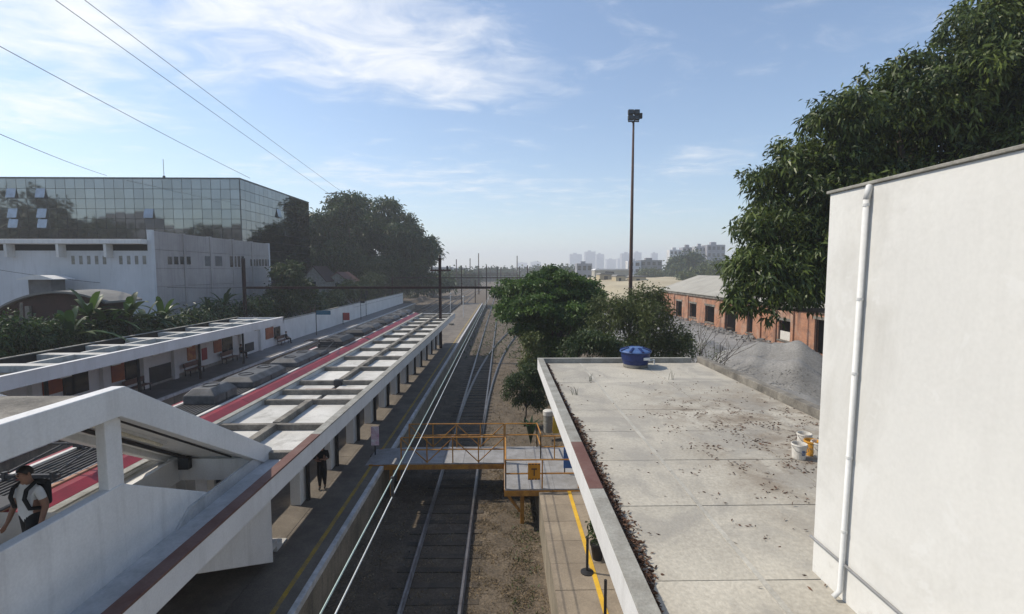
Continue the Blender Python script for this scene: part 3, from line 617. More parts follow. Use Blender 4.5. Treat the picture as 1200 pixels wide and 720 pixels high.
# ================================================================== TRAIN
tr = thing('passenger_train', 'long grey roofed train with red roof edges parked beside the island platform', 'train', (-11.02, 30, 0))
TX0, TX1, TZ = -12.5, -9.55, 4.08
cars = [(-7.5, 13.9), (14.3, 35.2), (35.6, 56.5)]
prof = [(TX0, 0.95), (TX1, 0.95), (TX1+0.06, 1.5), (TX1+0.04, 2.8), (TX1-0.02, TZ-0.5), (TX1-0.16, TZ-0.16), (TX1-0.42, TZ-0.03), (TX1-0.9, TZ), (TX0+0.9, TZ), (TX0+0.42, TZ-0.03), (TX0+0.16, TZ-0.16), (TX0+0.02, TZ-0.5), (TX0-0.04, 2.8), (TX0-0.06, 1.5)]
for ci, (a, b) in enumerate(cars):
    mb = MB(); mb.prism(prof, 'y', a, b); car = mb.build('carriage', trainside, tr)
    for s, xe in ((1, TX1), (-1, TX0)):
        mb = MB(); q = [(xe+s*0.006, TZ-0.55), (xe+s*0.0-s*0.13, TZ-0.13), (xe-s*0.41, TZ+0.004), (xe-s*0.62, TZ+0.016), (xe-s*0.62, TZ-0.05), (xe-s*0.2, TZ-0.3)]
        nseg = 5
        for k in range(nseg):
            mb = MB(); mb.prism(q, 'y', a+0.003+(b-a)*k/nseg, a-0.02+(b-a)*(k+1)/nseg); mb.build('red_stripe', trainred, car)
        mb = MB(); mb.box(min(xe-s*0.63, xe-s*0.75), max(xe-s*0.63, xe-s*0.75), a+.05, b-.05, TZ-0.02, TZ+0.05); mb.build('roof_gutter', copper if s > 0 and ci == 0 else trainwhite, car)
    mb = MB(); mb.box(TX0+0.77, TX1-0.77, a+0.05, b-0.05, TZ-0.02, TZ+0.018); mb.build('roof_sheet', trainwhite if ci == 0 else trainroof, car)
    for w in range(6):
        y = a+1.5+w*3.3
        for s, xe in ((1, TX1+0.05), (-1, TX0-0.05)):
            mb = MB(); mb.box(xe-0.02, xe+0.02, y, y+1.4, 1.95, 2.85); mb.build('window', winglass, car)
            mb = MB(); mb.box(xe-0.025, xe+0.025, y+1.75, y+2.95, 1.1, 3.0); mb.build('door', trainred, car)
    n = 9
    for k in range(n):                              # ribs running along the roof sheet
        x = TX0+0.9+k*(TX1-TX0-1.8)/(n-1)
        mb = MB(); mb.box(x-0.028, x+0.028, a+0.2, b-0.2, TZ+0.019, TZ+0.06); mb.build('roof_rib', acdark if ci == 0 else trainroof, car)
    bogm = MB()
    for y in (a+2.6, b-2.6):
        bm_ = MB(); bm_.box(-12.2, -9.85, y-1.5, y+1.5, 0.35, 0.8)
        for yy in (y-1.1, y+1.1):
            for x in (-11.8, -10.2): bm_.tube([(x-.06, yy, .43), (x+.06, yy, .43)], 0.43, 14)
        bm_.build('bogie', darkmetal, car)
    def unit(y, l, w, h, mat, nm='air_conditioner', taper=0.25):
        mb = MB(); cx_ = (TX0+TX1)/2; z = TZ+0.06
        a_ = [(cx_-w/2, y-l/2, z), (cx_+w/2, y-l/2, z), (cx_+w/2, y+l/2, z), (cx_-w/2, y+l/2, z), (cx_-w/2, y-l/2, z+h*.55), (cx_+w/2, y-l/2, z+h*.55), (cx_+w/2, y+l/2, z+h*.55), (cx_-w/2, y+l/2, z+h*.55),
              (cx_-w/2+taper, y-l/2+taper*.8, z+h), (cx_+w/2-taper, y-l/2+taper*.8, z+h), (cx_+w/2-taper, y+l/2-taper*.8, z+h), (cx_-w/2+taper, y+l/2-taper*.8, z+h)]
        f_ = [(0,3,2,1)] + [(i, (i+1)%4, (i+1)%4+4, i+4) for i in range(4)] + [(i+4, (i+1)%4+4, (i+1)%4+8, i+8) for i in range(4)] + [(8,9,10,11)]
        mb.add(a_, f_); u_ = mb.build(nm, mat, tr, bevel=0.03)
        if h > 0.3:
            for q in range(max(1, int(l/1.3))):
                yy = y-l/2+(q+.5)*l/max(1, int(l/1.3)); mg = MB(); mg.lathe((cx_, yy, z+h-.02), [(.30, 0), (.30, .05), (.26, .05), (.24, .01)], 16); mg.build('fan_grille', acdark, u_)
            mg = MB(); mg.box(cx_-w/2-.02, cx_+w/2+.02, y-.04, y+.04, z, z+h*.5); mg.build('seam_band', acdark, u_)
        return u_
    if ci == 0: unit(3, 3.2, 1.9, 0.5, acgrey); unit(9.0, 2.6, 1.8, 0.06, acdark, 'roof_hatch', 0.05)
    elif ci == 1:
        unit(18.3, 1.5, 1.15, 0.55, acgrey); unit(21.6, 3.1, 1.4, 0.42, acgrey); unit(25.9, 3.0, 1.4, 0.38, acgrey); unit(32.5, 2.6, 1.5, 0.5, acdark); unit(28.0, 1.2, 1.6, 0.2, acdark, 'roof_box', 0.1)
    else:
        for k, y in enumerate((37.3, 40.4, 44.2, 47.6, 51.0, 54.3)): unit(y, 2.4, 1.45, 0.42, (acdark, acgrey, acdark, acgrey, acgrey, acgrey)[k])
    for py_ in ({0: (12.2,), 1: (29.6,), 2: ()}[ci]):    # folded pantographs
        mb = MB(); cx_ = (TX0+TX1)/2; z = TZ+0.1
        for s in (-.55, .55):
            mb.tube([(cx_+s, py_-0.9, z+0.1), (cx_+s*0.8, py_+0.9, z+0.35), (cx_+s*.9, py_-0.5, z+0.62)], 0.03, 6)
            mb.tube([(cx_+s, py_-1.0, z-.04), (cx_+s, py_-1.0, z+0.15)], 0.06, 6); mb.tube([(cx_+s, py_+1.0, z-.04), (cx_+s, py_+1.0, z+0.2)], 0.06, 6)
        mb.tube([(cx_-.85, py_-0.5, z+0.55), (cx_-.7, py_-.5, z+0.64), (cx_+.7, py_-.5, z+0.64), (cx_+.85, py_-.5, z+0.55)], 0.025, 6)
        mb.tube([(cx_-.85, py_-0.2, z+0.55), (cx_-.7, py_-.2, z+0.64), (cx_+.7, py_-.2, z+0.64), (cx_+.85, py_-.2, z+0.55)], 0.025, 6)
        mb.bar((cx_-.7, py_-1.0, z+.05), (cx_+.7, py_-1.0, z+.05), 0.08); mb.bar((cx_-.7, py_+1.0, z+.05), (cx_+.7, py_+1.0, z+.05), 0.08)
        mb.build('pantograph', darkmetal, car)

# ================================================================== YELLOW FOOTBRIDGE over the track
fb = thing('track_footbridge', 'yellow steel footbridge with grey deck crossing the single track', 'footbridge', (-1.5, 20, -0.15))
DZ = 1.24; YN, YF = 19.15, 20.95; LX0, LX1, LYN = 0.05, 2.75, 16.75
deckx = np.linspace(-4.1, LX0, 6)
for a, b in zip(deckx[:-1], deckx[1:]):
    mb = MB(); mb.box(a+0.006, b-0.006, YN, YF, DZ-0.05, DZ); mb.build('deck_plate', deckm, fb)
mb = MB(); mb.prism([(-4.106, DZ), (-5.55, PZ+0.03), (-5.55, PZ+0.005), (-4.106, DZ-0.05)], 'y', YN, YF); mb.build('deck_ramp', deckm, fb)
for i in range(3):
    for j in range(3):
        xa = LX0+0.006+(LX1-LX0)/3*i; ya = LYN+(YF-LYN)/3*j
        zz_ = 0.0
        mb = MB(); mb.box(xa+0.004, xa+(LX1-LX0)/3-0.004, ya+0.004, ya+(YF-LYN)/3-0.004, DZ-0.05, DZ+random.uniform(-.003, .003)); mb.build('deck_plate', deckm, fb)
for (a, b) in (((-5.4, YN+.03), (LX0, YN+.03)), ((-5.4, YF-.03), (LX0, YF-.03)), ((LX0, LYN+.03), (LX1, LYN+.03)), ((LX0+.04, LYN), (LX0+.04, YF)), ((LX0, YF-.03), (LX1, YF-.03))):
    mb = MB(); mb.bar((a[0], a[1], DZ-0.155), (b[0], b[1], DZ-0.155), 0.09, 0.20); mb.build('edge_girder', ylsteel, fb)
def railing(p0, p1, npan, brace=True, h=1.05, slope0=0.0, skip_end=False):
    p0 = Vector(p0); p1 = Vector(p1); tops = []
    for k in range(npan+1):
        p = p0.lerp(p1, k/npan); mb = MB(); mb.bar(p+Vector((0, 0, -0.05)), p+Vector((0, 0, h)), 0.045); mb.build('railing_post', ylsteel, fb)
    for z in (h, h*0.52):
        mb = MB(); mb.tube([p0+Vector((0, 0, z)), p1+Vector((0, 0, z))], 0.027, 8); mb.build('railing_bar', ylsteel, fb)
    if brace:
        for k in range(npan):
            a = p0.lerp(p1, k/npan); b = p0.lerp(p1, (k+1)/npan)
            if k % 2: mb = MB(); mb.bar(a+Vector((0, 0, 0.03)), b+Vector((0, 0, h-.03)), 0.035)
            else: mb = MB(); mb.bar(a+Vector((0, 0, h-.03)), b+Vector((0, 0, 0.03)), 0.035)
            mb.build('railing_brace', ylsteel, fb)
railing((-4.1, YN+.04, DZ), (LX0, YN+.04, DZ), 4); railing((-4.1, YF-.04, DZ), (LX0, YF-.04, DZ), 4)
railing((LX0+.05, LYN+.05, DZ), (LX0+.05, YN-.02, DZ), 1, False); railing((LX0+.05, LYN+.05, DZ), (LX1-.05, LYN+.05, DZ), 2, False)
railing((LX0+.05, YF-.05, DZ), (1.5, YF-.05, DZ), 1, False); railing((1.5, YF-.05, DZ), (1.56, YN+.4, DZ), 1, False)
railing((1.56, YN+.4, DZ), (LX1-.05, YN+.4, DZ), 2, False, 0.95)
for (x, y) in ((0.7, LYN+0.35), (0.7, YF-0.4)):
    mb = MB(); mb.bar((x, y, -0.4), (x, y, DZ-0.05), 0.14); mb.build('leg', ylsteel, fb)
mb = MB(); mb.bar((0.62, LYN+0.35, 0.25), (LX0+0.05, LYN+0.3, DZ-0.25), 0.09); mb.build('leg_brace', ylsteel, fb)
for y in (YN+.2, YF-.2):
    mb = MB(); mb.bar((-4.55, y, -0.4), (-4.55, y, DZ-.15), 0.12); mb.build('leg', ylsteel, fb)
sg = thing('warning_plate', 'orange warning plate with dark symbol hung on the footbridge railing', 'sign', (0.85, LYN, DZ+0.6))
c = at_y(626, 538, LYN)
mb = MB(); mb.box(c.x-0.22, c.x+0.22, LYN-0.03, LYN-0.005, DZ+0.35, DZ+0.95); mb.build('plate', orange, sg)
mb = MB(); mb.box(c.x-0.10, c.x+0.10, LYN-0.037, LYN-0.031, DZ+0.72, DZ+0.77); mb.box(c.x-0.02, c.x+0.02, LYN-0.037, LYN-0.031, DZ+0.5, DZ+0.717)
for k in range(4):
    for z in (DZ+0.36, DZ+0.90): mb.box(c.x-0.19+k*0.11, c.x-0.13+k*0.11, LYN-0.037, LYN-0.031, z, z+0.04)
mb.build('symbol', rust, sg)

# ================================================================== RIGHT BUILDING WITH FLAT CONCRETE ROOF
RB0, RB1, RBY, RZ = 1.47, 8.25, 20.3, 5.12
rb = thing('flat_roof_building', 'low station building with flat concrete slab roof and white fascia', 'building', (4.8, 8, PZ))
mb = MB(); mb.box(RB0+1.6, RB1-0.05, -4, RBY-0.4, -0.2, RZ-0.3); mb.build('wall', whw, rb)
mb = MB(); mb.box(RB0+0.02, RB1, -4, RBY-0.02, RZ-0.29, RZ-0.055); mb.build('roof_deck', mortar, rb)
mb = MB(); mb.box(RB0, RB0+0.10, -4, RBY, RZ-0.30, RZ+0.185); mb.build('fascia', white, rb)
seq = [(-4, 4.05, brownp), (4.05, 4.9, brownp), (4.9, 7.95, greycop), (7.95, 10.2, brownp), (10.2, 13.5, greycop), (13.5, 17.0, greycop), (17.0, RBY, greycop)]
for i, (a, b, m) in enumerate(seq):
    mb = MB(); mb.box(RB0-0.008, RB0+0.235, a+0.003, b-0.003, RZ-0.06, RZ+0.20+0.003*(i % 2)); 
    mb.v = [(x, y, z if (x > RB0+0.05 or z > RZ) else z+0.24) for x, y, z in mb.v]; mb.build('coping', m, rb, bevel=0.008)
mb = MB(); mb.box(RB0+0.24, RB1-0.3, RBY-0.2, RBY, RZ-0.3, RZ+0.20); mb.build('coping', greycop, rb, bevel=0.01)
ry = [RBY-0.2, 16.6, 13.25, 11.45, 9.65, 7.72, 5.78, 3.9, 2.0, 0, -2, -4]
rx = [RB0+0.237, 3.25, 5.75, RB1-0.02]
for j in range(len(ry)-1):
    for i in range(3):
        if j % 2 and i == 1 and False: continue
        g = 0.012
        mb = MB(); mb.box(rx[i]+(g if i else 0), rx[i+1]-(g if i < 2 else 0), ry[j+1]+g*0.7, ry[j]-g*0.7, RZ-0.05, RZ+random.uniform(-0.006, 0.004)); mb.build('roof_slab', conc_roof, rb)
mb = MB(); mb.box(3.21, 3.29, 4, RBY-.2, RZ-0.02, RZ+0.008); mb.build('slab_joint', seam, rb)
# raised kerb with lower gutter wall along the right edge
mb = MB(); mb.box(RB1, RB1+0.28, 3, RBY, RZ-0.6, RZ+0.24); mb.build('parapet', conc_old, rb, bevel=0.02)
mb = MB(); mb.box(RB1+0.281, RB1+0.80, 3, RBY-0.3, RZ-0.65, RZ-0.25); mb.build('side_gutter', mortar, rb)
mb = MB(); mb.box(RB1+0.801, RB1+0.98, 3, RBY-0.2, RZ-0.75, RZ-0.05); mb.build('outer_kerb', conc_old, rb, bevel=0.02)
# white tower wall on the right
wc = at_z(951.5, 668, RZ); TXW = wc.x; TY = wc.y; TT = at_x(978, 223, TXW).z
tw = thing('white_tower', 'tall white plastered tower block rising above the concrete roof', 'building', (TXW+3, 2, RZ))
mb = MB(); mb.box(TXW, TXW+6, -6, TY, 1.0, TT-0.035); mb.build('wall', plaster, tw, bevel=0.01)
mb = MB(); mb.box(TXW-0.03, TXW+6.05, -6, TY+0.03, TT-0.035, TT); mb.build('coping', greycop, tw, bevel=0.008)
p0 = at_x(1014, 232, TXW-0.06); p1 = at_x(983, 690, TXW-0.06)
mb = MB(); mb.tube([(TXW-0.045, p0.y, p0.z), (TXW-0.045, p1.y, RZ+0.12), (TXW-0.12, p1.y, RZ+0.04)], 0.030, 12); mb.build('downpipe', pvc, tw, smooth=True)
mb = MB(); mb.tube([(TXW-0.045, p0.y, p0.z-.02), (TXW-0.02, p0.y, p0.z+0.12), (TXW+0.05, p0.y, p0.z+0.14)], [0.034, 0.036, 0.034], 12); mb.build('pipe_elbow', pvc, tw, smooth=True)
for k in (0.02, 0.24, 0.42, 0.63, 0.82):
    z = p0.z+(RZ-p0.z)*k; mb = MB(); mb.tube([(TXW-0.045, p0.y+(p1.y-p0.y)*k, z), (TXW-0.045, p0.y+(p1.y-p0.y)*k, z+0.03)], 0.035, 12); mb.build('pipe_clamp', pvc, tw)
q0 = at_x(951, 629, TXW-0.03); q1 = at_x(1052, 719, TXW-0.03)
mb = MB(); mb.tube([(TXW-0.03, q0.y+0.02, q0.z), (TXW-0.03, 1, q0.z-0.02)], 0.017, 8); mb.build('conduit', pipegrey, tw)

# ------------------------------------------------------------------ things on the roof
tp = at_z(744.5, 430, RZ)
tk = thing('water_tank', 'round blue plastic water tank on the far edge of the concrete roof', 'water tank', (tp.x, tp.y, RZ))
mb = MB(); mb.lathe((tp.x, tp.y, RZ-.01), [(0.47, 0), (0.49, 0.05), (0.49, 0.13), (0.46, 0.15)], 28); mb.build('base', conc_old, tk, smooth=False)
mb = MB(); mb.lathe((tp.x, tp.y, RZ+.14), [(0.49, 0), (0.53, 0.16), (0.55, 0.18), (0.55, 0.21), (0.575, 0.44), (0.62, 0.46), (0.62, 0.50), (0.58, 0.51)], 32); mb.build('body', tankblue, tk)
mb = MB(); mb.lathe((tp.x, tp.y, RZ+.65), [(0.625, -0.03), (0.63, 0.0), (0.60, 0.03), (0.42, 0.10), (0.30, 0.13), (0.28, 0.15), (0.02, 0.155)], 32); lid = mb.build('lid', tanklid, tk)
for k in range(8):
    a = k*math.pi/4+0.2; mb = MB(); mb.bar((tp.x+.30*math.cos(a), tp.y+.30*math.sin(a), RZ+.79), (tp.x+.63*math.cos(a), tp.y+.63*math.sin(a), RZ+.68), 0.09, 0.06); mb.build('lid_rib', tankblue, lid)
mb = MB(); mb.box(tp.x+0.17, tp.x+0.42, tp.y-0.575, tp.y-0.48, RZ+.36, RZ+.46); mb.build('maker_label', pvc, tk)
pp = thing('roof_pipe_stub', 'short white pipe stub beside the blue tank', 'pipe', (tp.x+0.9, tp.y+.45, RZ))
mb = MB(); mb.tube([(tp.x+0.9, tp.y+.45, RZ-.01), (tp.x+0.9, tp.y+.45, RZ+.22)], 0.03, 8); mb.tube([(tp.x+0.9, tp.y+.45, RZ+.2), (tp.x+0.55, tp.y+.2, RZ+.2)], 0.022, 8); mb.build('pipe', pvc, pp)
def bucket(px, py, mat, label, r=0.145, h=0.31, mark=True):
    p = at_z(px, py, RZ); t = thing('paint_bucket', label, 'bucket', (p.x, p.y, RZ), 'buckets on the concrete roof')
    mb = MB(); mb.lathe((p.x, p.y, RZ+.003), [(r*0.86, 0), (r*0.98, h*0.9), (r*1.06, h*0.9), (r*1.06, h*0.94), (r*1.0, h*0.95), (r*1.02, h), (r*0.95, h), (r*0.92, h*0.88), (r*0.8, 0.02)], 24); mb.build('shell', mat, t)
    mb = MB(); mb.tube([(p.x-r*1.05, p.y, RZ+h*0.88), (p.x-r*0.9, p.y-r*0.75, RZ+h*0.6), (p.x, p.y-r*1.06, RZ+h*0.45), (p.x+r*0.9, p.y-r*.75, RZ+h*0.6), (p.x+r*1.05, p.y, RZ+h*0.88)], 0.006, 6); mb.build('handle', pipegrey, t)
    if mark: mb = MB(); mb.box(p.x-0.02, p.x+0.035, p.y-r*1.0, p.y-r*0.9, RZ+0.10, RZ+0.20); mb.build('print', printm, t)
bucket(936, 537, bucketw, 'white bucket standing nearest, left of the orange one'); bucket(942, 524, bucketw, 'white bucket standing behind the front white one', mark=False)
bucket(950.5, 533, bucketo, 'orange bucket between the white buckets'); bucket(959, 535, bucketw, 'white bucket half hidden by the tower wall', mark=False)
# leaf litter
g = np.random.default_rng(21); n = 5200
y = g.uniform(5.0, 19.6, n); wdt = np.where(y < 12.5, 0.23, 0.13)*np.where(y < 6.0, (y-5.0)*0.9, 1)
x = RB0+0.24+np.abs(g.normal(0, 0.5, n))*wdt
pts = np.stack([x, y, RZ+0.012+0.09*np.exp(-((x-RB0-0.24)/np.maximum(wdt, .02))**2*1.5)*g.uniform(0, 1, n)], 1)
D = np.stack([g.normal(0, 1, n), g.normal(0, 1, n), g.normal(0, 0.28, n)], 1)
o = bpy.data.objects.new('leaf_litter', leaf_mesh('leaf_litter', deadleaf, pts, D, 0.085, 0.035, g.uniform(0, 1, n), 0.2, 0.0, 5)); C.objects.link(o); stuff(o); o['label'] = 'brown dead leaves piled along the left roof coping'; o['category'] = 'leaves'
n = 17000; px_ = g.uniform(RB0+.4, RB1, n); py_ = g.uniform(4.6, 18, n)
dens = np.clip((px_-3.0)/2.6, 0, 1)*np.exp(-((py_-10.5)/3.4)**2) + 0.015
k = np.sin(px_*2.3+py_*3.1)*np.sin(py_*2.2-px_*2.7) + 0.8*np.sin(px_*8.3)*np.sin(py_*6.9) + g.normal(0, .35, n)
m_ = (g.uniform(0, 1, n) < dens*0.9) & (k > 0.42); px_, py_ = px_[m_], py_[m_]; n = len(px_)
pts = np.stack([px_, py_, np.full(n, RZ+0.012)], 1); D = np.stack([g.normal(0, 1, n), g.normal(0, 1, n)*.6, g.normal(0.03, 0.12, n)], 1)
o = bpy.data.objects.new('leaf_litter', leaf_mesh('leaf_litter', deadleaf, pts, D, 0.075, 0.026, g.uniform(0, 1, n), 0.15, 0.0, 6)); C.objects.link(o); stuff(o); o['label'] = 'brown leaves and twigs scattered over the right half of the roof'; o['category'] = 'leaves'
def weed(px, py, label, nb=7, h=0.35):
    p = at_z(px, py, RZ); t = thing('roof_weed', label, 'weed', (p.x, p.y, RZ), 'weeds in the roof joints')
    mb = MB()
    for k in range(nb):
        a = random.uniform(0, 6.28); l = random.uniform(.5, 1)*h; q = Vector((p.x+random.uniform(-.12, .12), p.y+random.uniform(-.03, .03), RZ-.01))
        mb.tube([q, q+Vector((math.cos(a)*.03, math.sin(a)*.03, l*.6)), q+Vector((math.cos(a)*.1, math.sin(a)*.1, l))], [0.007, 0.005, 0.002], 5)
    mb.build('blades', lf_mid, t)
weed(672, 463, 'weed tuft in the roof joint nearest the left coping'); weed(691, 447, 'weed tuft in the roof joint farther from the camera', 5, 0.3); weed(787, 445, 'lone thin weed right of the blue tank', 4, 0.42)

# ------------------------------------------------------------------ small things on the right platform
def stanchion(px, py, label):
    p = at_z(px, py, PZ); t = thing('barrier_post', label, 'barrier post', (p.x, p.y, PZ), 'black barrier posts on the right platform')
    mb = MB(); mb.lathe((p.x, p.y, PZ), [(0.17, 0), (0.17, 0.025), (0.10, 0.045), (0.03, 0.06)], 20); mb.build('base', black, t)
    mb = MB(); mb.tube([(p.x, p.y, PZ+.03), (p.x, p.y, PZ+.95)], 0.035, 10); mb.build('pole', black, t)
stanchion(688, 671, 'black barrier post with round base beside the potted plant'); stanchion(709, 727, 'black barrier post cut off by the bottom of the picture')
p = at_z(700, 655, PZ); pt_ = thing('potted_plant', 'leafy plant in a dark pot beside the barrier post', 'plant', (p.x, p.y, PZ))
mb = MB(); mb.lathe((p.x, p.y, PZ), [(0.13, 0), (0.19, 0.4), (0.21, 0.4), (0.21, 0.45), (0.17, 0.45)], 18); mb.build('pot', black, pt_)
P_, D_, T_ = crown_points([(p.x, p.y, PZ+.78, .22, .22, .35)], 60, 6, 0.06, 0.2, 31, 0.2)
o = bpy.data.objects.new('foliage', leaf_mesh('foliage', lf_mid, P_, D_, 0.14, 0.05, T_)); C.objects.link(o); o.parent = pt_; o.matrix_parent_inverse = Matrix.Translation(pt_.location).inverted()
p = at_z(642, 497, 0.75); bn = thing('waste_drum', 'grey drum with white top beside the yellow caution board', 'drum', (p.x, p.y, .6))
mb = MB(); mb.lathe((p.x, p.y, .3), [(0.22, 0), (0.24, 0.5), (0.25, 0.52), (0.24, 0.54), (0.24, 0.95)], 18); mb.build('body', greycop, bn)
mb = MB(); mb.lathe((p.x, p.y, 1.25), [(0.27, 0), (0.27, 0.22), (0.22, 0.26), (0.05, 0.28)], 18); mb.build('top', bucketw, bn)
p = at_z(651, 499, 0.9); cb_ = thing('caution_board', 'yellow folding caution board beside the grey drum', 'sign', (p.x, p.y, .7))
for s in (-1, 1):
    mb = MB(); mb.add([(p.x-.16, p.y+s*.16, .55), (p.x+.16, p.y+s*.16, .55), (p.x+.11, p.y+s*.02, 1.35), (p.x-.11, p.y+s*.02, 1.35), (p.x-.16, p.y+s*.19, .55), (p.x+.16, p.y+s*.19, .55), (p.x+.11, p.y+s*.05, 1.35), (p.x-.11, p.y+s*.05, 1.35)],
       [(0,1,2,3),(4,5,6,7),(0,1,5,4),(1,2,6,5),(2,3,7,6),(3,0,4,7)]); mb.build('leaf_board', yellow, cb_)
p = at_z(668, 556, PZ+.1); bb = thing('blue_notice', 'blue notice panel on a stand behind the white fascia', 'sign', (p.x, p.y, PZ))
mb = MB(); mb.box(p.x-.25, p.x+.25, p.y-.03, p.y+.03, PZ+.35, PZ+1.15); mb.build('panel', bluebin, bb)
for s in (-.2, .2):
    mb = MB(); mb.bar((p.x+s, p.y+.05, PZ-.01), (p.x+s, p.y+.05, PZ+.9), 0.04); mb.build('leg', black, bb)
# palm seedling by the landing, pink sign on the island platform
p = at_z(622, 508, 0.6); pl = thing('palm_seedling', 'small palm seedling growing behind the footbridge landing', 'plant', (p.x, p.y, 0))
mb = MB()
for k in range(9):
    a = k*0.7; b = Vector((p.x, p.y, 0.0)); e = b+Vector((math.cos(a)*.7, math.sin(a)*.7, 1.1+random.uniform(0, .3))); m1 = b+Vector((math.cos(a)*.25, math.sin(a)*.25, 1.1)); s = Vector((-math.sin(a), math.cos(a), 0))*.09
    mb.add([b, m1-s, m1+s, e], [(0, 1, 3, 2)])
mb.build('fronds', lf_banana, pl)
p = at_z(436, 534, PZ); pk = thing('pink_sign_stand', 'narrow pink and white sign stand on the shaded island platform', 'sign', (p.x, p.y, PZ))
mb = MB(); mb.box(p.x-.02, p.x+.30, p.y-.03, p.y+.03, PZ+.45, PZ+1.25); mb.build('panel', pinkm, pk)
mb = MB(); mb.bar((p.x+.14, p.y, PZ-.01), (p.x+.14, p.y, PZ+.5), 0.05); mb.box(p.x-.05, p.x+.33, p.y-.15, p.y+.15, PZ, PZ+.03); mb.build('stand', darkmetal, pk)

# ================================================================== CATENARY: portals and wires
def portal(y, xs, zt, ztop, label, arms=False, w=0.24, low=None):
    t = thing('catenary_portal', label, 'portal', (xs[0], y, 0), 'catenary portals across the tracks')
    top0 = ztop
    for x in xs:
        ztop = low if low and x == xs[-1] else top0
        zb = PZ-0.02 if -9.3 < x < -5 and y < 117 else (0.6 if x < -24 else -0.3)
        mb = MB(); mb.box(x-w/2, x+w/2, y-w*.1, y+w*.1, zb, ztop); mb.box(x-w/2, x-w/2+w*.12, y-w/2, y+w/2, zb, ztop-.01); mb.box(x+w/2-w*.12, x+w/2, y-w/2, y+w/2, zb, ztop-.01); mb.build('mast', maststeel, t)
    ztop = top0; mb = MB(); a, b = min(xs), max(xs)
    mb.box(a, b, y-w*.12, y+w*.12, zt-.17, zt-.03)
    mb.box(a, b, y-w*.5, y+w*.5, zt-.03, zt+.03); mb.box(a, b, y-w*.5, y+w*.5, zt-.20, zt-.17)
    n = max(6, int((b-a)/1.0))
    for k in range(n):
        u = a+(b-a)*k/n; v = a+(b-a)*(k+1)/n
        mb.bar((u, y, zt-.18 if k % 2 else zt), (v, y, zt if k % 2 else zt-.18), 0.05)
    mb.build('beam', maststeel, t)
    if arms:
        for x in xs[1:2]:
            mb = MB(); mb.bar((x-.95, y-.13, ztop-1.2), (x+1.1, y-.13, ztop-1.2), 0.13, 0.16); mb.build('cross_arm', maststeel, t)
            for u in (x-.8, x+.75):
                mb = MB(); mb.lathe((u, y-.13, ztop-1.12), [(0.05, 0), (0.12, .06), (0.06, .12), (0.13, .18), (0.06, .24), (0.12, .3), (.03, .38)], 10); mb.build('insulator', darkmetal, t)
            mb = MB(); mb.lathe((x, y, ztop-.02), [(0.1, 0), (0.16, .08), (0.09, .16), (0.13, .3), (.03, .42)], 10); mb.build('insulator', darkmetal, t)
    return t
portal(49.0, [-25.75, -6.28, 4.6], 7.35, 10.2, 'nearest brown catenary portal whose tall mast pierces the island canopy', True, w=0.26, low=7.4)
portal(117.5, [-26.5, -9.9, -3.9, 6.0], 7.3, 10.2, 'second catenary portal across the tracks at the end of the island platform', w=0.22)
portal(185, [-27, -9.0, -2, 6.5], 7.3, 10.5, 'third catenary portal farther along the tracks', w=0.34)
for k in range(4): portal(255+75*k, [-27, -8.5, -1, 7.5], 7.4, 10.6-0.1*k, ['fourth catenary portal far along the tracks', 'fifth catenary portal far along the tracks', 'sixth catenary portal in the haze', 'seventh and farthest catenary portal in the haze'][k], w=0.35)
def wire(name, label, pts, r, mat, cat='cable', group=None, n=5):
    mb = MB(); mb.tube(pts, r, n); return tag(mb.build(name, mat), label, cat, group)
def sag(a, b, s, n=14):
    a = Vector(a); b = Vector(b); return [a.lerp(b, k/n) - Vector((0, 0, s*4*(k/n)*(1-k/n))) for k in range(n+1)]
wire('contact_wire', 'greenish contact wire over the straight track, upper left of the pair', [(-1.99, -3, 9-3.74), (-2.0, 49, 9-3.72), (-1.95, 117, 9-3.75), (-1.95, 185, 9-3.75)], 0.012, contactm, group='twin overhead wires')
wire('contact_wire', 'pale contact wire over the straight track, lower right of the pair', [(-1.99, -3, 9-4.08), (-2.0, 49, 9-4.02), (-1.95, 117, 9-4.0), (-1.95, 185, 9-4.0)], 0.011, contactw, group='twin overhead wires')
dp = at_x(460, 582, -1.99)
tag(MB().tube([(-1.99, dp.y, 9-3.70), (-1.99, dp.y, 9-4.12)], 0.03, 6).build('wire_clamp', darkmetal), 'dark clamp joining the twin overhead wires', 'clamp')
for k, (x, lb) in enumerate(((-11, 'catenary wire above the parked train'), (-14.9, 'catenary wire between train and left platform'), (-18.9, 'catenary wire nearest the left platform'))):
    wire('catenary_wire', lb, [(x, 49, 5.3), (x, 117, 5.3), (x, 185, 5.3), (x, 255, 5.3)], 0.012, cablem)
# high wires crossing the sky from the left to the pole behind the big tree
def skywire(pa, ya, pb, yb, label, r=0.028):
    a = at_y(*pa, ya); b = at_y(*pb, yb); d = (a-b); wire('power_line', label, sag(b, a+d*0.25, 0.25), r, cablem, group='power lines in the sky')
skywire((102, 0), 42, (402, 226), 112, 'upper of the two long power lines running down to the big tree')
skywire((68, 0), 40, (387, 228), 112, 'lower of the two long power lines running down to the big tree')
skywire((0, 52), 38, (293, 209), 74, 'power line ending at the corner of the glass office roof')
skywire((0, 155), 40, (125, 206), 74, 'lowest short power line above the left part of the glass office')
#wire('service_cable', 'thin dark cable drooping in front of the glass office to the mast', sag(at_y(293, 268, 70), at_y(520, 336, 49.3), 0.5), 0.02, cablem)
wire('service_cable', 'thin dark cable across the white warehouse front', sag(at_y(-10, 315, 43), at_y(289, 337, 49.2), 0.6), 0.018, cablem)

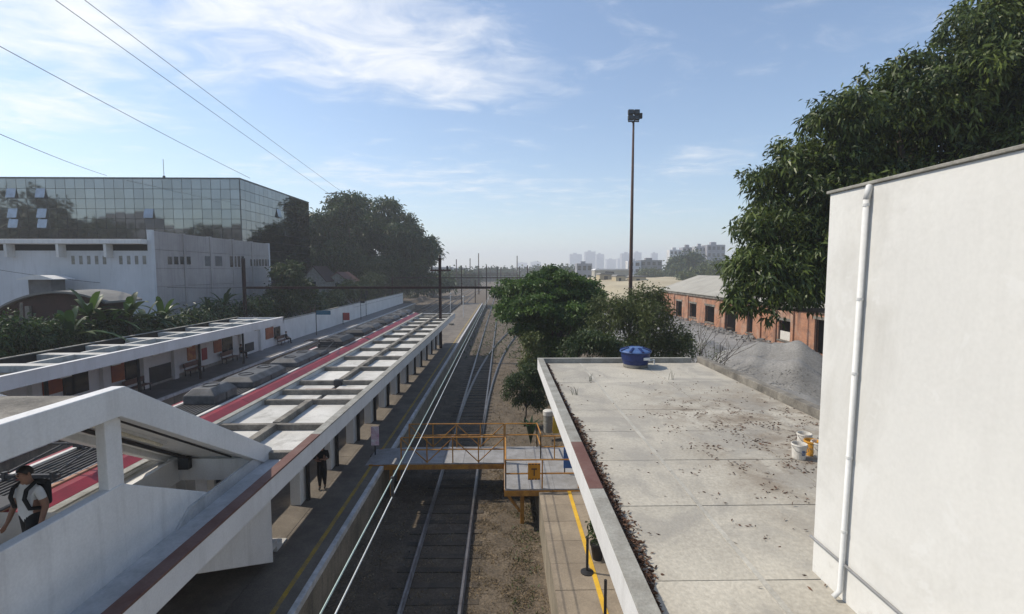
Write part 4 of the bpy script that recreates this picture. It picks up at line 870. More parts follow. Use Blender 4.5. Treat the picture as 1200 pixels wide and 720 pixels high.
# ================================================================== LIGHT MAST
lp = at_y(739, 330, 50); lx, ly = lp.x, 50
lm = thing('light_mast', 'tall dark floodlight mast standing behind the bushy trees', 'light mast', (lx, ly, 1))
ztop_ = at_y(743.5, 142, 50).z
mb = MB(); mb.tube([(lx, ly, 0.7), (lx, ly, 9), (lx, ly, ztop_)], [0.23, 0.19, 0.10], 12); mb.build('pole', rust, lm, smooth=True)
mb = MB(); mb.box(lx-.55, lx+.55, ly-.06, ly+.06, ztop_-.1, ztop_); mb.box(lx-.06, lx+.06, ly-.45, ly+.45, ztop_-.08, ztop_-.02); mb.bar((lx-.5, ly, ztop_), (lx-.5, ly, ztop_+1.1), .07); mb.bar((lx+.5, ly, ztop_), (lx+.5, ly, ztop_+1.1), .07); mb.build('frame', darkmetal, lm)
for i in range(2):
    for j in range(2):
        mb = MB(); x = lx-.3+.6*i; z = ztop_+.3+.55*j; mb.box(x-.27, x+.27, ly-.22, ly+.14, z-.23, z+.23); fl = mb.build('floodlight', black, lm, bevel=0.03)
        mb = MB(); mb.box(x-.22, x+.22, ly-.235, ly-.222, z-.18, z+.18); mb.build('lens', winglass, fl)
mb = MB(); mb.box(lx+.55, lx+.85, ly-.15, ly+.15, ztop_+.25, ztop_+.75); mb.build('floodlight', black, lm)

# ================================================================== GLASS OFFICE
GX, GY0, GY1 = -40.0, 76.0, 102.5
gt = at_y(290, 208.5, GY0).z
gb = thing('glass_office', 'long office block with grey mirror glass curtain walls', 'building', (GX-25, GY0, 1))
mb = MB(); mb.box(GX-58, GX-0.15, GY0+0.15, GY1-0.15, 0.5, gt-0.35); mb.build('core', mullion, gb)
mb = MB(); mb.box(GX-58.02, GX+0.05, GY0-0.05, GY1+.05, gt-0.22, gt); mb.build('roof_edge', mullion, gb)
pw, ph_ = 1.45, 1.5
pm = MB().box(-pw/2+.03, pw/2-.03, -0.03, 0.03, -ph_/2+.03, ph_/2-.03).mesh('glass_panel', glassf)
po = MB().box(-pw/2+.03, pw/2-.03, -0.03, 0.03, -ph_+.06, 0.0).mesh('open_pane', glasso)
openp = [(15, 222), (52, 222), (17, 245), (53, 246), (19, 268), (55, 268), (180, 248), (283, 248)]
opens = set()
for a in openp:
    p = at_y(a[0], a[1], GY0); opens.add((int((GX-p.x)//pw), int((gt-.22-p.z)//ph_)))
for i in range(29):
    for j in range(8):
        x = GX-pw*(i+.5); z = gt-.22-ph_*(j+.5)
        if (i, j) in opens: inst('open_pane', po, (x, GY0-0.02, z+ph_/2), gb, (R(-14), 0, 0))
        else: inst('glass_panel', pm, (x, GY0, z), gb, (random.gauss(0, .0035), 0, random.gauss(0, .0035)))
mb = MB(); mb.box(GX-58, GX-pw*29, GY0-.03, GY0+.03, 1, gt-.22); mb.build('glass_wing', glassf, gb)
ns_ = 18; pws = (GY1-GY0)/ns_
pms = MB().box(-0.03, 0.03, -pws/2+.03, pws/2-.03, -ph_/2+.03, ph_/2-.03).mesh('glass_panel', glassf)
pos_ = MB().box(-0.03, 0.03, -pws/2+.03, pws/2-.03, -ph_+.06, 0).mesh('open_pane', glasso)
for i in range(ns_):
    for j in range(10):
        y = GY0+pws*(i+.5); z = gt-.22-ph_*(j+.5)
        if (i, j) in ((8, 2), (10, 4)): inst('open_pane', pos_, (GX+.02, y, z+ph_/2), gb, (0, R(-14), 0))
        else: inst('glass_panel', pms, (GX, y, z), gb, (0, random.gauss(0, .0035), random.gauss(0, .0035)))
mb = MB(); mb.box(GX-42, GX-0.02, GY0-.015, GY0+.02, 1, gt-.22-ph_*8); mb.box(GX-.02, GX+.015, GY0, GY1, 1, gt-.22-ph_*10); mb.build('lower_glass', winglass, gb)
mb = MB(); mb.box(GX-.06, GX+.06, GY0-.06, GY0+.06, 1, gt-.2); mb.build('corner_post', mullion, gb)
ap = at_y(192, 203, GY0+4); an = thing('roof_antenna', 'thin whip antenna on the glass office roof', 'antenna', (ap.x, GY0+4, gt))
mb = MB(); mb.tube([(ap.x, GY0+4, gt-.38), (ap.x, GY0+4, gt+3.6)], 0.04, 6); mb.box(ap.x-.15, ap.x+.15, GY0+3.9, GY0+4.1, gt+.7, gt+1.0); mb.build('whip', darkmetal, an)

# ================================================================== GREY AND WHITE WAREHOUSE
HX, HY0, HY1 = -32.0, 45.4, 67.6
hz_ = at_x(188, 271.5, HX).z; ez = at_y(90, 281, HY0).z
wh = thing('warehouse', 'old warehouse with white front and stained grey concrete side wall', 'building', (HX-22, HY0, 1))
mb = MB(); mb.box(HX-46, HX-0.35, HY0, HY1-.1, 0.6, ez-1.0); mb.build('front_wall', whw, wh)
mb = MB(); mb.box(HX-46, HX-0.36, HY0-0.9, HY1-.2, ez-0.42, ez); mb.build('eave_slab', white_dirty, wh, bevel=0.03)
mb = MB(); mb.box(HX-46, HX-0.4, HY0+.5, HY1-.3, ez-1.0, ez-.42); mb.build('eave_gap_shade', black, wh)  # gap under the eave slab, its shadow put in as black
nb = 5; bl_ = (HY1-HY0)/nb
for k in range(nb):
    for r_ in range(7):
        z0 = 0.6+r_*(hz_-.6)/7
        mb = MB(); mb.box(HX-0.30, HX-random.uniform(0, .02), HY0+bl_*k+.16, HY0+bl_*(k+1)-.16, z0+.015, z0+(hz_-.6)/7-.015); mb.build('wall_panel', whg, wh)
for k in range(nb+1):
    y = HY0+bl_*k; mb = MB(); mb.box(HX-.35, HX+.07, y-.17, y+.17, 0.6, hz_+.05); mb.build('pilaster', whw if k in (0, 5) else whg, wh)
mb = MB(); mb.box(HX-.42, HX-.31, HY0, HY1, .6, hz_-.05); mb.build('inner_wall', mortar, wh)
mb = MB(); mb.box(HX-5, HX-0.2, HY1+.18, HY1+4.2, .6, 6.7); mb.build('annex', whg, wh)
def slit(px0, px1, n, py0, py1, dark=True):
    for k in range(n):
        u = px0+(px1-px0)*(k+.12)/n; v = px0+(px1-px0)*(k+.78)/n; a = at_x(u, (py0+py1)/2, HX); b = at_x(v, (py0+py1)/2, HX)
        mb = MB(); mb.box(HX-.2, HX+.012, a.y, b.y, at_x((u+v)/2, py1, HX).z, at_x((u+v)/2, py0, HX).z); w = mb.build('window', winglass if dark else greywall, wh)
slit(196, 225, 4, 301, 310); slit(239, 263, 2, 300.5, 312, False); slit(269, 287, 4, 300.5, 313); slit(293, 317, 7, 304, 312)
for (a, b, n) in ((82, 128, 5), (138, 184, 5)):
    for k in range(n):
        u = a+(b-a)*(k+.15)/n; v = a+(b-a)*(k+.65)/n; p = at_y(u, 300, HY0); q = at_y(v, 310, HY0)
        mb = MB(); mb.box(p.x, q.x, HY0-.012, HY0+.1, q.z, p.z); mb.build('window', greycop, wh)
for px in (5, 66, 122):
    p = at_y(px, 300, HY0-.9); mb = MB(); mb.box(p.x-.12, p.x+.12, HY0-.8, HY0-.01, ez-1.6, ez-.43); mb.build('eave_bracket', white_dirty, wh)
mb = MB(); p = at_y(0, 312, HY0); mb.box(HX-46, HX-14, HY0-.02, HY0+.02, p.z-.1, p.z+.1); mb.build('wall_ledge', greycop, wh)
# shed with vaulted pale roof at the far left
SY = 33.5; sc = at_y(72, 341, SY)
sh = thing('vaulted_shed', 'brown shed with a pale vaulted roof at the far left', 'shed', (sc.x, SY, 1))
arc = [(sc.x+9.5*math.sin(a), sc.z-9.5*1.3*(1-math.cos(a))) for a in np.linspace(-0.85, 0.34, 18)]
mb = MB(); mb.prism([(x, z) for x, z in arc]+[(x, z-.14) for x, z in arc[::-1]], 'y', SY-.4, SY+3.0); mb.build('roof', roofgrey, sh)
mb = MB(); mb.prism([(arc[0][0]+.2, .6), (arc[-1][0]-.2, .6)]+[(x, z-.14) for x, z in arc[::-1][1:-1]], 'y', SY, SY+2.7); mb.build('wall', brownwall, sh)
mb = MB(); mb.box(arc[0][0]+.15, arc[-1][0]-.15, SY-.12, SY-.002, .6, 4.6); mb.build('lower_wall', greywall, sh)
for dx in (-6.5, -4.4, -2.1):
    mb = MB(); mb.box(sc.x+dx-.14, sc.x+dx+.14, SY-.3, SY-.121, .6, 6.6); mb.build('post', conc_old, sh)
kc = at_y(53, 327, 43.3); kp = thing('roof_vent', 'small white roofed vent housing in front of the white warehouse', 'vent', (kc.x, 43.5, 7))
mb = MB(); mb.box(kc.x-1, kc.x+.9, 42.8, 44.2, 1.0, kc.z+.1); mb.build('housing', greywall, kp)
mb = MB(); mb.prism([(kc.x-1.6, kc.z), (kc.x-.4, kc.z+.32), (kc.x+.4, kc.z+.32), (kc.x+1.5, kc.z), (kc.x+1.5, kc.z-.06), (kc.x-1.6, kc.z-.06)], 'y', 42.4, 44.5); mb.build('cover', white, kp)

# ================================================================== BRICK WAREHOUSE on the right
BX = 29.4; BZ0 = 1.0; BY0, BY1 = 34.0, 90.0
bez = 9-BX/8.1
bk = thing('brick_warehouse', 'derelict red brick warehouse with dark doorways and pale sheet roof', 'building', (BX+7, 62, BZ0))
ops = []
def opening(px0, px1, py0, py1):
    a = at_x(px0, (py0+py1)/2, BX); b = at_x(px1, (py0+py1)/2, BX); z1 = at_x((px0+px1)/2, py0, BX).z; z0 = at_x((px0+px1)/2, py1, BX).z
    ops.append((min(a.y, b.y), max(a.y, b.y), max(z0, BZ0), z1))
for q in ((792, 799, 353, 371), (808, 816, 356, 372), (826, 837, 359, 378), (849, 862, 361, 392), (912, 926, 376, 399), (954, 969, 375, 416), (875, 882, 366, 390)): opening(*q)
ops.sort(); edges = [BY0]
y = BY0
mbw = []
for (a, b, z0, z1) in ops:
    mbw.append((y, a, BZ0-.4, bez)); mbw.append((a, b, z1, bez)); mbw.append((a, b, BZ0-.4, z0)); y = b
mbw.append((y, BY1, BZ0-.4, bez))
mb = MB()
for (a, b, z0, z1) in mbw:
    if b-a > .01 and z1-z0 > .01: mb.box(BX, BX+.4, a, b, z0, z1)
mb.build('brick_wall', brick, bk)
for (a, b, z0, z1) in ops:
    mb = MB(); mb.box(BX-.05, BX+.1, a-.18, b+.18, z1, z1+.28); mb.build('lintel', conc_old, bk)
    for u in (a-.001, b-.12):
        mb = MB(); mb.box(BX+.08, BX+.2, u, u+.12, z0, z1); mb.build('jamb', rust, bk)
    if z0 > BZ0+.3: mb = MB(); mb.box(BX-.1, BX+.12, a-.1, b+.1, z0-.14, z0); mb.build('sill', conc_old, bk)
y = BY0+2
while y < BY1:
    if not any(a-.4 < y < b+.4 for a, b, _, _ in ops):
        mb = MB(); mb.box(BX-.16, BX-.002, y-.22, y+.22, BZ0-.3, bez-.05); mb.build('pier', brick, bk)
    y += 3.1
mb = MB(); mb.box(BX-.22, BX-.001, BY0, BY1, bez-.3, bez-.02); mb.build('cornice', conc_old, bk)
for e in (BY0, BY1):
    mb = MB(); mb.prism([(BX+.41, BZ0-.4), (BX+14, BZ0-.4), (BX+14, bez), (BX+7.2, bez+2.5), (BX+.41, bez)], 'y', e-.2, e+.2); mb.build('gable_wall', brick, bk)
mb = MB(); mb.box(BX+13.6, BX+14, BY0+.2, BY1-.2, BZ0-.4, bez); mb.build('rear_wall', brick, bk)
mb = MB(); mb.box(BX+2.8, BX+3.0, BY0+.3, BY1-.3, BZ0-.4, bez); mb.build('inner_partition', brownwall, bk)
mats = [roofpale, roofpale, roofpale, roofgrey, roofpale, roofpale, roofgrey]
segs = np.linspace(BY1+.5, BY0-.5, 8)
for k in range(7):
    a, b = segs[k+1], segs[k]
    mb = MB(); mb.prism([(BX-.35, bez+.03), (BX+7.2, bez+2.62), (BX+7.2, bez+2.72), (BX-.35, bez+.13)], 'y', a+.01, b-.01); mb.build('roof_sheet', roofpale, bk)
    mb = MB(); mb.prism([(BX+14.3, bez+.03), (BX+7.2, bez+2.62), (BX+7.2, bez+2.72), (BX+14.3, bez+.13)], 'y', a+.01, b-.01); mb.build('roof_sheet', roofpale, bk)
pa = at_x(815, 336, BX+3.5).y
def rz_(x): return bez+.13+(x-BX+.35)*2.59/7.55
mb = MB(); ya, yb = 62, 72
mb.add([(BX+2.6, ya, rz_(BX+2.6)+.03), (BX+2.6, yb-1, rz_(BX+2.6)+.03), (BX+7.1, yb+3.5, rz_(BX+7.1)+.03), (BX+7.1, ya, rz_(BX+7.1)+.03), (BX+2.6, ya, rz_(BX+2.6)+.01), (BX+2.6, yb-1, rz_(BX+2.6)+.01), (BX+7.1, yb+3.5, rz_(BX+7.1)+.01), (BX+7.1, ya, rz_(BX+7.1)+.01)], [(0,1,2,3),(4,5,6,7),(0,1,5,4),(1,2,6,5),(2,3,7,6),(3,0,4,7)]); mb.build('grey_roof_patch', roofgrey, bk)
a, b, z0, z1 = [o_ for o_ in ops if abs(o_[0]-at_x(926, 388, BX).y) < 2][0]
mb = MB(); mb.box(BX+.15, BX+.22, a+.05, b-.05, z0, z0+(z1-z0)*.45); mb.build('white_board', bucketw, bk)
# gravel heaps
mb = MB(); n_ = 30
mb.v = [(9.96+(BX-10)*i/n_, 8+(BY1-8)*j/n_, 1.06+.05*math.sin(i*1.7+j*.9)*math.sin(j*1.3)) for j in range(n_+1) for i in range(n_+1)]
mb.f = [(j*(n_+1)+i, j*(n_+1)+i+1, (j+1)*(n_+1)+i+1, (j+1)*(n_+1)+i) for j in range(n_) for i in range(n_)]; mb.mi = [0]*len(mb.f)
struct(mb.build('gravel_yard', gravelm, smooth=True))
mb = MB(); g_ = random.Random(9)
for k in range(420):
    y = g_.uniform(36, 88); x = BX-.3-abs(g_.gauss(0, 1.1)); r_ = g_.uniform(.05, .22); z = 1.12+max(0, .3-(BX-x)*.25)
    a = g_.uniform(0, 3); c_, s_ = math.cos(a), math.sin(a)
    mb.add([(x+c_*r_*u-s_*r_*v*.7, y+s_*r_*u+c_*r_*v*.7, z+w*r_*.5) for u, v, w in ((-1,-1,-1),(1,-1,-1),(1,1,-1),(-1,1,-1),(-.8,-.7,1),(.9,-.8,.7),(.7,.9,1),(-.9,.8,.8))], [(0,3,2,1),(4,5,6,7),(0,1,5,4),(1,2,6,5),(2,3,7,6),(3,0,4,7)])
o = mb.build('rubble', gravelm); stuff(o); o['label'] = 'broken bricks and rubble along the foot of the brick warehouse'; o['category'] = 'rubble'
o = mound('gravel_heap', gravelm, 19.2, 33.5, 5.6, 7.0, 2.95, 1.0, 11, p=1.0); tag(o, 'big grey heap of crushed gravel before the brick warehouse', 'gravel heap')
o = mound('gravel_heap', gravelm, 18.5, 45.5, 4.0, 3.2, 1.5, 1.0, 12, p=1.0); tag(o, 'smaller grey gravel heap left of the big one', 'gravel heap')
o = mound('gravel_heap', gravelm, 14.5, 25.0, 6.6, 9.5, 1.3, 1.0, 14, p=0.9); tag(o, 'low spread of pale gravel beside the roof gutter', 'gravel heap')
mb = MB(); g_ = random.Random(19)
for k in range(1100):                               # loose stones rolled down round the heaps
    a = g_.uniform(0, 6.28); q = g_.uniform(.55, 1.12); x = 19.2+5.4*q*math.cos(a); y = 33.5+7*q*math.sin(a)
    if x < 10.2 or x > 28.8: continue
    r_ = g_.uniform(.03, .10); z = heap_h(x, y)-r_*.35
    mb.add([(x-r_, y, z), (x+r_*.8, y-r_*.6, z), (x+r_*.5, y+r_, z-.02), (x, y, z+r_)], [(0, 1, 3), (1, 2, 3), (2, 0, 3)])
o = mb.build('loose_stones', gravelm); stuff(o); o['label'] = 'loose grey stones around the foot of the gravel heap'; o['category'] = 'stones'
lw = thing('yard_wall', 'low stained concrete wall between the flat roof and the gravel', 'wall', (9.9, 15, 1))
mb = MB(); mb.box(9.75, 9.95, 4, 22, .5, 4.55); mb.build('wall', conc_old, lw)

# ================================================================== TREES
tree('mango_tree', 'huge dark green mango tree overhanging the white tower and brick warehouse', (22.5, 23.5, 1.0),
     plobes([(905, 275, 44, 0), (880, 318, 34, -1), (940, 215, 55, 1), (985, 165, 56, 0), (1045, 125, 62, 1), (1110, 95, 60, 0), (1165, 70, 70, -1), (1230, 30, 85, 0), (1000, 255, 75, 0), (1080, 200, 85, 1), (1180, 160, 95, 0), (910, 333, 34, -2), (950, 318, 40, -1), (1010, 308, 45, 0), (870, 352, 20, -2), (898, 366, 14, -2), (1080, 300, 70, 2), (1290, 120, 120, 1), (1200, 270, 90, 2), (958, 275, 55, 2), (925, 300, 45, 2), (1000, 205, 60, 3), (990, 322, 36, 1), (945, 338, 26, -1)], 23),
     lf_mango, 13000, 14, 0.34, 0.105, 0.5, 41, sub=26, spread=0.16, droop=0.75, fork_h=0.5, inner=0.62)
tree('round_tree', 'round spreading tree with dense bright green crown beside the siding', (at_y(648, 440, 37).x, 37, -0.1),
     plobes([(610, 346, 30, 0, .7), (640, 334, 34, 0, .6), (672, 338, 30, .5, .6), (690, 356, 20, 0, .6), (598, 364, 21, -1, .6), (628, 366, 36, -1.5, .65), (662, 362, 36, -1, .65), (690, 374, 17, 0, .6), (640, 394, 26, 0, .8), (662, 392, 24, 1, .8), (614, 388, 14, -1, .7), (640, 415, 18, 0, .9)], 37),
     lf_round, 5200, 14, 0.26, 0.125, 0.22, 42, spread=0.17, droop=0.1, fork_h=0.35, flat=0.6, inner=0.5, sub=22)
tree('bushy_tree', 'loose olive green tree behind the blue tank, right of the round tree', (at_y(752, 420, 30).x, 30, .9),
     plobes([(722, 362, 26, 0), (752, 350, 20, .5), (745, 378, 30, -1), (768, 370, 20, 0), (782, 398, 25, 0), (705, 392, 24, 0), (735, 408, 26, -1), (770, 412, 26, 0), (800, 408, 12, 0), (771, 348, 10, 0)], 30),
     lf_olive, 1500, 13, 0.24, 0.07, 0.14, 43, spread=0.2, droop=0.2, fork_h=0.3, inner=0.35)
tree('leafy_shrub', 'leafy green shrub at the foot of the round tree beside the roof edge', (at_y(700, 425, 27).x, 27, .8),
     plobes([(680, 405, 16, 0), (700, 402, 18, 0), (668, 412, 12, 0), (720, 412, 16, 0)], 27), lf_mid, 420, 12, 0.2, 0.08, 0.06, 44, spread=0.15, fork_h=0.3, inner=0.3, cat='shrub')
tree('leafy_shrub', 'pale flowering shrub on the left flank of the round tree', (at_y(622, 440, 33).x, 33, 0.1),
     plobes([(622, 398, 13, 0, 1.1), (626, 418, 15, 0, 1), (618, 430, 12, 0), (626, 440, 12, 0)], 33), leafmat('pale_leaf', (0.04, 0.065, 0.02), (0.20, 0.22, 0.06), 0.25), 330, 12, 0.18, 0.08, 0.06, 45, spread=0.14, fork_h=0.4, inner=0.3, cat='shrub')
tree('leafy_shrub', 'low dark shrub spreading below the roof corner', (at_y(615, 462, 28).x, 28, 0.1),
     plobes([(606, 450, 15, 0, .9), (620, 438, 15, 0, 1), (630, 455, 16, 0, 1), (598, 458, 10, 0), (640, 445, 13, 1, 1), (612, 466, 12, 0, .9), (628, 470, 12, 0, .8)], 28), lf_mid, 760, 12, 0.16, 0.06, 0.05, 46, spread=0.13, fork_h=0.4, inner=0.3, cat='shrub')
# bare twiggy bush right of the bushy tree
bt = at_y(818, 428, 32); bsh = thing('bare_bush', 'almost leafless twiggy bush between the olive tree and the gravel', 'bush', (bt.x, 32, .9))
mb = MB(); g_ = random.Random(5)
for k in range(26):
    a = g_.uniform(0, 6.28); l = g_.uniform(1.6, 3.0); b0 = Vector((bt.x+g_.uniform(-.7, .7), 32+g_.uniform(-.5, .5), .9)); pp_ = [b0]; d = Vector((math.cos(a)*.55, math.sin(a)*.4, 1)).normalized()
    for s in range(5):
        d = (d+Vector((g_.uniform(-.35, .35), g_.uniform(-.35, .35), g_.uniform(-.15, .25)))).normalized(); pp_.append(pp_[-1]+d*l*.42)
        if s > 1:
            e = (d+Vector((g_.uniform(-1, 1), g_.uniform(-1, 1), g_.uniform(-.2, .6)))).normalized(); mb.tube([pp_[-1], pp_[-1]+e*.35, pp_[-1]+e*.7+Vector((0, 0, .08))], [.014, .01, .005], 4, False)
    mb.tube(pp_, [.032, .028, .022, .017, .012, .006], 5)
mb.build('twigs', trunkm, bsh)
P_, D_, T_ = crown_points([(bt.x, 32, 3.7, 2.0, 1.4, 1.6)], 110, 5, 0.12, 0.2, 51, 0.2)
o = bpy.data.objects.new('foliage', leaf_mesh('foliage', lf_olive, P_, D_, 0.13, 0.05, T_)); C.objects.link(o); o.parent = bsh; o.matrix_parent_inverse = Matrix.Translation(bsh.location).inverted()
tree('big_dark_tree', 'very large dark dome shaped tree beside the glass office', (at_y(445, 330, 125).x, 125, .9),
     plobes([(400, 280, 36, 0), (412, 256, 24, 1), (440, 262, 36, 2), (470, 282, 36, 0), (488, 300, 26, 0), (440, 300, 44, -2), (400, 318, 30, -1), (470, 315, 34, 0), (425, 330, 30, -2), (497, 290, 18, 1)], 125),
     lf_dark, 7500, 12, 1.1, 0.36, 0.7, 47, sub=11, spread=0.6, droop=0.25, fork_h=0.35, inner=0.6)
tree('tall_tree', 'dark tree standing behind the glass office and the big dome tree', (at_y(385, 330, 112).x, 112, .9),
     plobes([(392, 252, 22, 0), (376, 270, 22, 0), (410, 244, 16, 2), (385, 295, 26, 0)], 112), lf_dark, 1800, 11, 1.0, 0.36, 0.5, 48, spread=0.6, fork_h=0.4)
for i, (px, y, lst, lb) in enumerate(((338, 74, [(336, 325, 16), (346, 338, 16), (330, 345, 14)], 'olive green tree between the grey warehouse and the small houses'),
        (446, 84, [(446, 318, 19), (437, 330, 14), (458, 332, 14)], 'light green tree in front of the big dark dome tree'),
        (415, 76, [(405, 342, 16, 0, .6), (425, 340, 14, 0, .6), (388, 352, 15, 0, .7), (440, 348, 14, 0, .6)], 'spreading low tree above the white boundary wall'),
        (370, 68, [(352, 350, 14), (372, 355, 16), (390, 362, 14), (335, 358, 14), (318, 362, 12)], 'dark shrubs hiding the foot of the small houses'),
        (470, 112, [(465, 335, 16), (485, 332, 14), (500, 335, 12), (478, 342, 14)], 'dark scrub past the far end of the boundary wall'))):
    tree('roadside_tree', lb, (-27.5, yx(px, -27.5), .9), plobes(lst, -27.5), (lf_mid, lf_mid, lf_olive, lf_dark, lf_dark)[i], 620, 12, 0.55, 0.2, 0.2, 60+i, spread=0.35, fork_h=0.35, group='trees behind the boundary wall')
# small gabled houses under the trees
for i, (px, py, y, w, h, lb) in enumerate(((367, 313, 92, 4.4, 5.5, 'small tan gabled house with steep roof under the big tree'), (395, 320, 96, 5.2, 4.0, 'low tan house with reddish roof under the big tree'), (350, 325, 90, 3.6, 4.0, 'narrow grey gabled house left of the steep one'))):
    p = at_y(px, py, y); t = thing('gabled_house', lb, 'house', (p.x, y, 1))
    mb = MB(); mb.prism([(p.x-w/2, .6), (p.x+w/2, .6), (p.x+w/2, p.z-h*.45), (p.x, p.z), (p.x-w/2, p.z-h*.45)], 'y', y, y+7); mb.build('wall', (greycop, greycop, greywall)[i], t)
    for s in (-1, 1):
        mb = MB(); mb.prism([(p.x, p.z+.05), (p.x, p.z+.2), (p.x+s*(w/2+.3), p.z-h*.45-.2), (p.x+s*(w/2+.3), p.z-h*.45-.35)], 'y', y-.3, y+7.2); mb.build('roof', (brownwall, brownp, brownwall)[i], t)
    mb = MB(); mb.box(p.x-.4, p.x+.4, y-.02, y+.05, p.z-h*.75, p.z-h*.5); mb.build('window', winglass, t)
# banana plants and palms behind the left platform
def banana(px, py, y, h, nl, label, seed, ll=2.3, name='banana_plant', wd=0.42):
    g = random.Random(seed); p = at_y(px, py, y); z0 = 0.9
    t = thing(name, label, 'plant', (p.x, y, z0), 'broad leaved plants behind the left platform')
    zt = p.z-ll*0.35; mb = MB(); mb.tube([(p.x, y, z0-.2), (p.x+.05, y, (z0+zt)/2), (p.x, y, zt)], [.17, .14, .08], 8); mb.build('stem', lf_mid if False else trunkm, t)
    for k in range(nl):
        a = k*2.4+g.uniform(-.4, .4); el = g.uniform(.35, 1.35); l = ll*g.uniform(.75, 1.15); b = Vector((p.x, y, zt-g.uniform(0, .5)))
        dirh = Vector((math.cos(a), math.sin(a), 0)); sd = Vector((-math.sin(a), math.cos(a), 0)); vs = []; n = 6
        for i in range(n+1):
            u = i/n; c_ = b + dirh*(l*u*math.cos(el)*(1.0)) + Vector((0, 0, l*(u*math.sin(el)-u*u*(0.75-.35*el/1.3))))
            w_ = wd*math.sin(math.pi*min(1, u*.93+.07))**.7*(.25 if u < .12 else 1)
            vs += [c_+sd*w_*.5+Vector((0, 0, w_*.2)), c_, c_-sd*w_*.5+Vector((0, 0, w_*.2))]
        fs = [(i*3+j, i*3+j+1, i*3+j+4, i*3+j+3) for i in range(n) for j in range(2)]
        m_ = MB(); m_.add(vs, fs); o = m_.build('leaf', lf_banana if k % 3 else lf_mid, t, smooth=True)
        at_ = o.data.attributes.new('tint', 'FLOAT', 'POINT'); at_.data.foreach_set('value', [g.uniform(.0, 1)]*len(o.data.vertices))
for i, q in enumerate(((104, 352, 29, 'banana plant with an upright young leaf at the left'), (125, 360, 30, 'banana plant right of the upright leaf'), (150, 352, 31, 'banana plant in the middle of the clump'), (168, 358, 32.5, 'banana plant right of the middle of the clump'), (190, 356, 33, 'banana plant at the right end of the clump'), (80, 372, 28, 'low banana plant at the left end of the clump'), (135, 378, 28, 'short banana plant close behind the left canopy'))):
    banana(q[0], q[1], yx(q[0], -27.0 + (i % 3)*.5), 4, 13, q[3], 70+i, 3.1, wd=0.46)
for i, q in enumerate(((262, 343, 43, 'palm in front of the grey warehouse wall, left of the brown mast'), (283, 350, 44.5, 'palm in front of the grey warehouse wall beside the brown mast'), (245, 355, 42, 'low palm left of the two palms by the grey warehouse'))):
    banana(q[0], q[1], yx(q[0], -28.2), 5, 22, q[3], 90+i, 3.3, 'fan_palm', .28)
for i, (px, y, lst, lb) in enumerate(((20, 26.5, [(0, 395, 22), (30, 400, 22), (60, 400, 22), (-30, 400, 25)], 'dark undergrowth at the far left behind the canopy'), (110, 29, [(90, 395, 20), (120, 396, 20), (150, 392, 20), (180, 388, 18)], 'dark undergrowth below the banana plants'), (225, 37, [(205, 384, 16), (230, 378, 16), (255, 372, 16), (280, 368, 16), (305, 362, 14)], 'dark hedge below the palms by the grey warehouse'))):
    tree('undergrowth', lb, (-26.6, yx(px, -26.6), .8), plobes(lst, -26.6), lf_dark, 600, 12, 0.4, 0.13, 0.08, 110+i, spread=0.3, fork_h=0.3, inner=0.2, cat='shrub')
# palm and bare pole by the far left shed
dt = thing('dead_tree', 'bare grey tree stump rising from the undergrowth at the far left', 'tree', (at_y(24, 420, 27).x, 27, .8))
MB().tube([at_y(24, 425, 27), at_y(25, 355, 27)], [.11, .06], 8).build('trunk', conc_old, dt)

# ================================================================== FAR TOWN
def block(px0, px1, py0, y, mat, label, rows=4, cols=5, depth=None, name='apartment_block', z0=0.5, win=True):
    a = at_y(px0, py0, y); b = at_y(px1, py0, y); d = depth or (b.x-a.x)*.8
    t = thing(name, label, 'building', ((a.x+b.x)/2, y, z0))
    mb = MB(); mb.box(a.x, b.x, y, y+d, z0, a.z); mb.build('wall', mat, t)
    mb = MB(); mb.box(a.x+(b.x-a.x)*.3, a.x+(b.x-a.x)*.6, y+d*.3, y+d*.6, a.z, a.z*1.06+.6); mb.build('roof_box', mat, t)
    if win:
        W_ = b.x-a.x; H_ = a.z-max(z0, 2)
        for i in range(cols):
            for j in range(rows):
                x = a.x+W_*(i+.2)/cols; z = a.z-H_*(j+.75)/rows
                mb = MB(); mb.box(x, x+W_*.6/cols, y-.06, y+.05, z, z+H_*.5/rows); mb.build('window', winglass, t)
block(676, 694, 309, 300, bl_con[1], 'grey flat roofed block with white parapet left of the sandy ground', 2, 3)
block(736, 751, 306, 330, bl_con[2], 'white block with dark windows behind the light mast', 3, 2)
block(751, 776, 305, 335, bl_con[3], 'grey open framed block right of the light mast', 3, 4)
block(785, 799, 293, 420, bl_con[2], 'white apartment block at the left of the hilltop row', 5, 3)
block(800, 815, 290, 425, bl_con[1], 'grey apartment block second in the hilltop row', 5, 3)
block(815, 828, 289, 415, bl_con[0], 'pale apartment block third in the hilltop row', 5, 3)
block(829, 850, 287, 410, bl_con[1], 'grey apartment block at the right of the hilltop row beside the mango tree', 5, 4)
for i, (a, b, c, y) in enumerate(((668, 682, 298, 1875), (686, 698, 295, 1950), (699, 708, 298, 1980), (711, 722, 304, 2250), (724, 736, 303, 2175), (729, 741, 297, 1800), (743, 752, 296, 1875), (764, 771, 297, 1920), (606, 618, 308, 2400), (622, 634, 307, 2400))):
    block(a, b, c, y, bl_con[i % 2], '%s hazy tower from the left along the horizon skyline' % ('third fourth fifth sixth seventh eighth ninth tenth first second'.split()[i]), win=False, name='distant_tower')
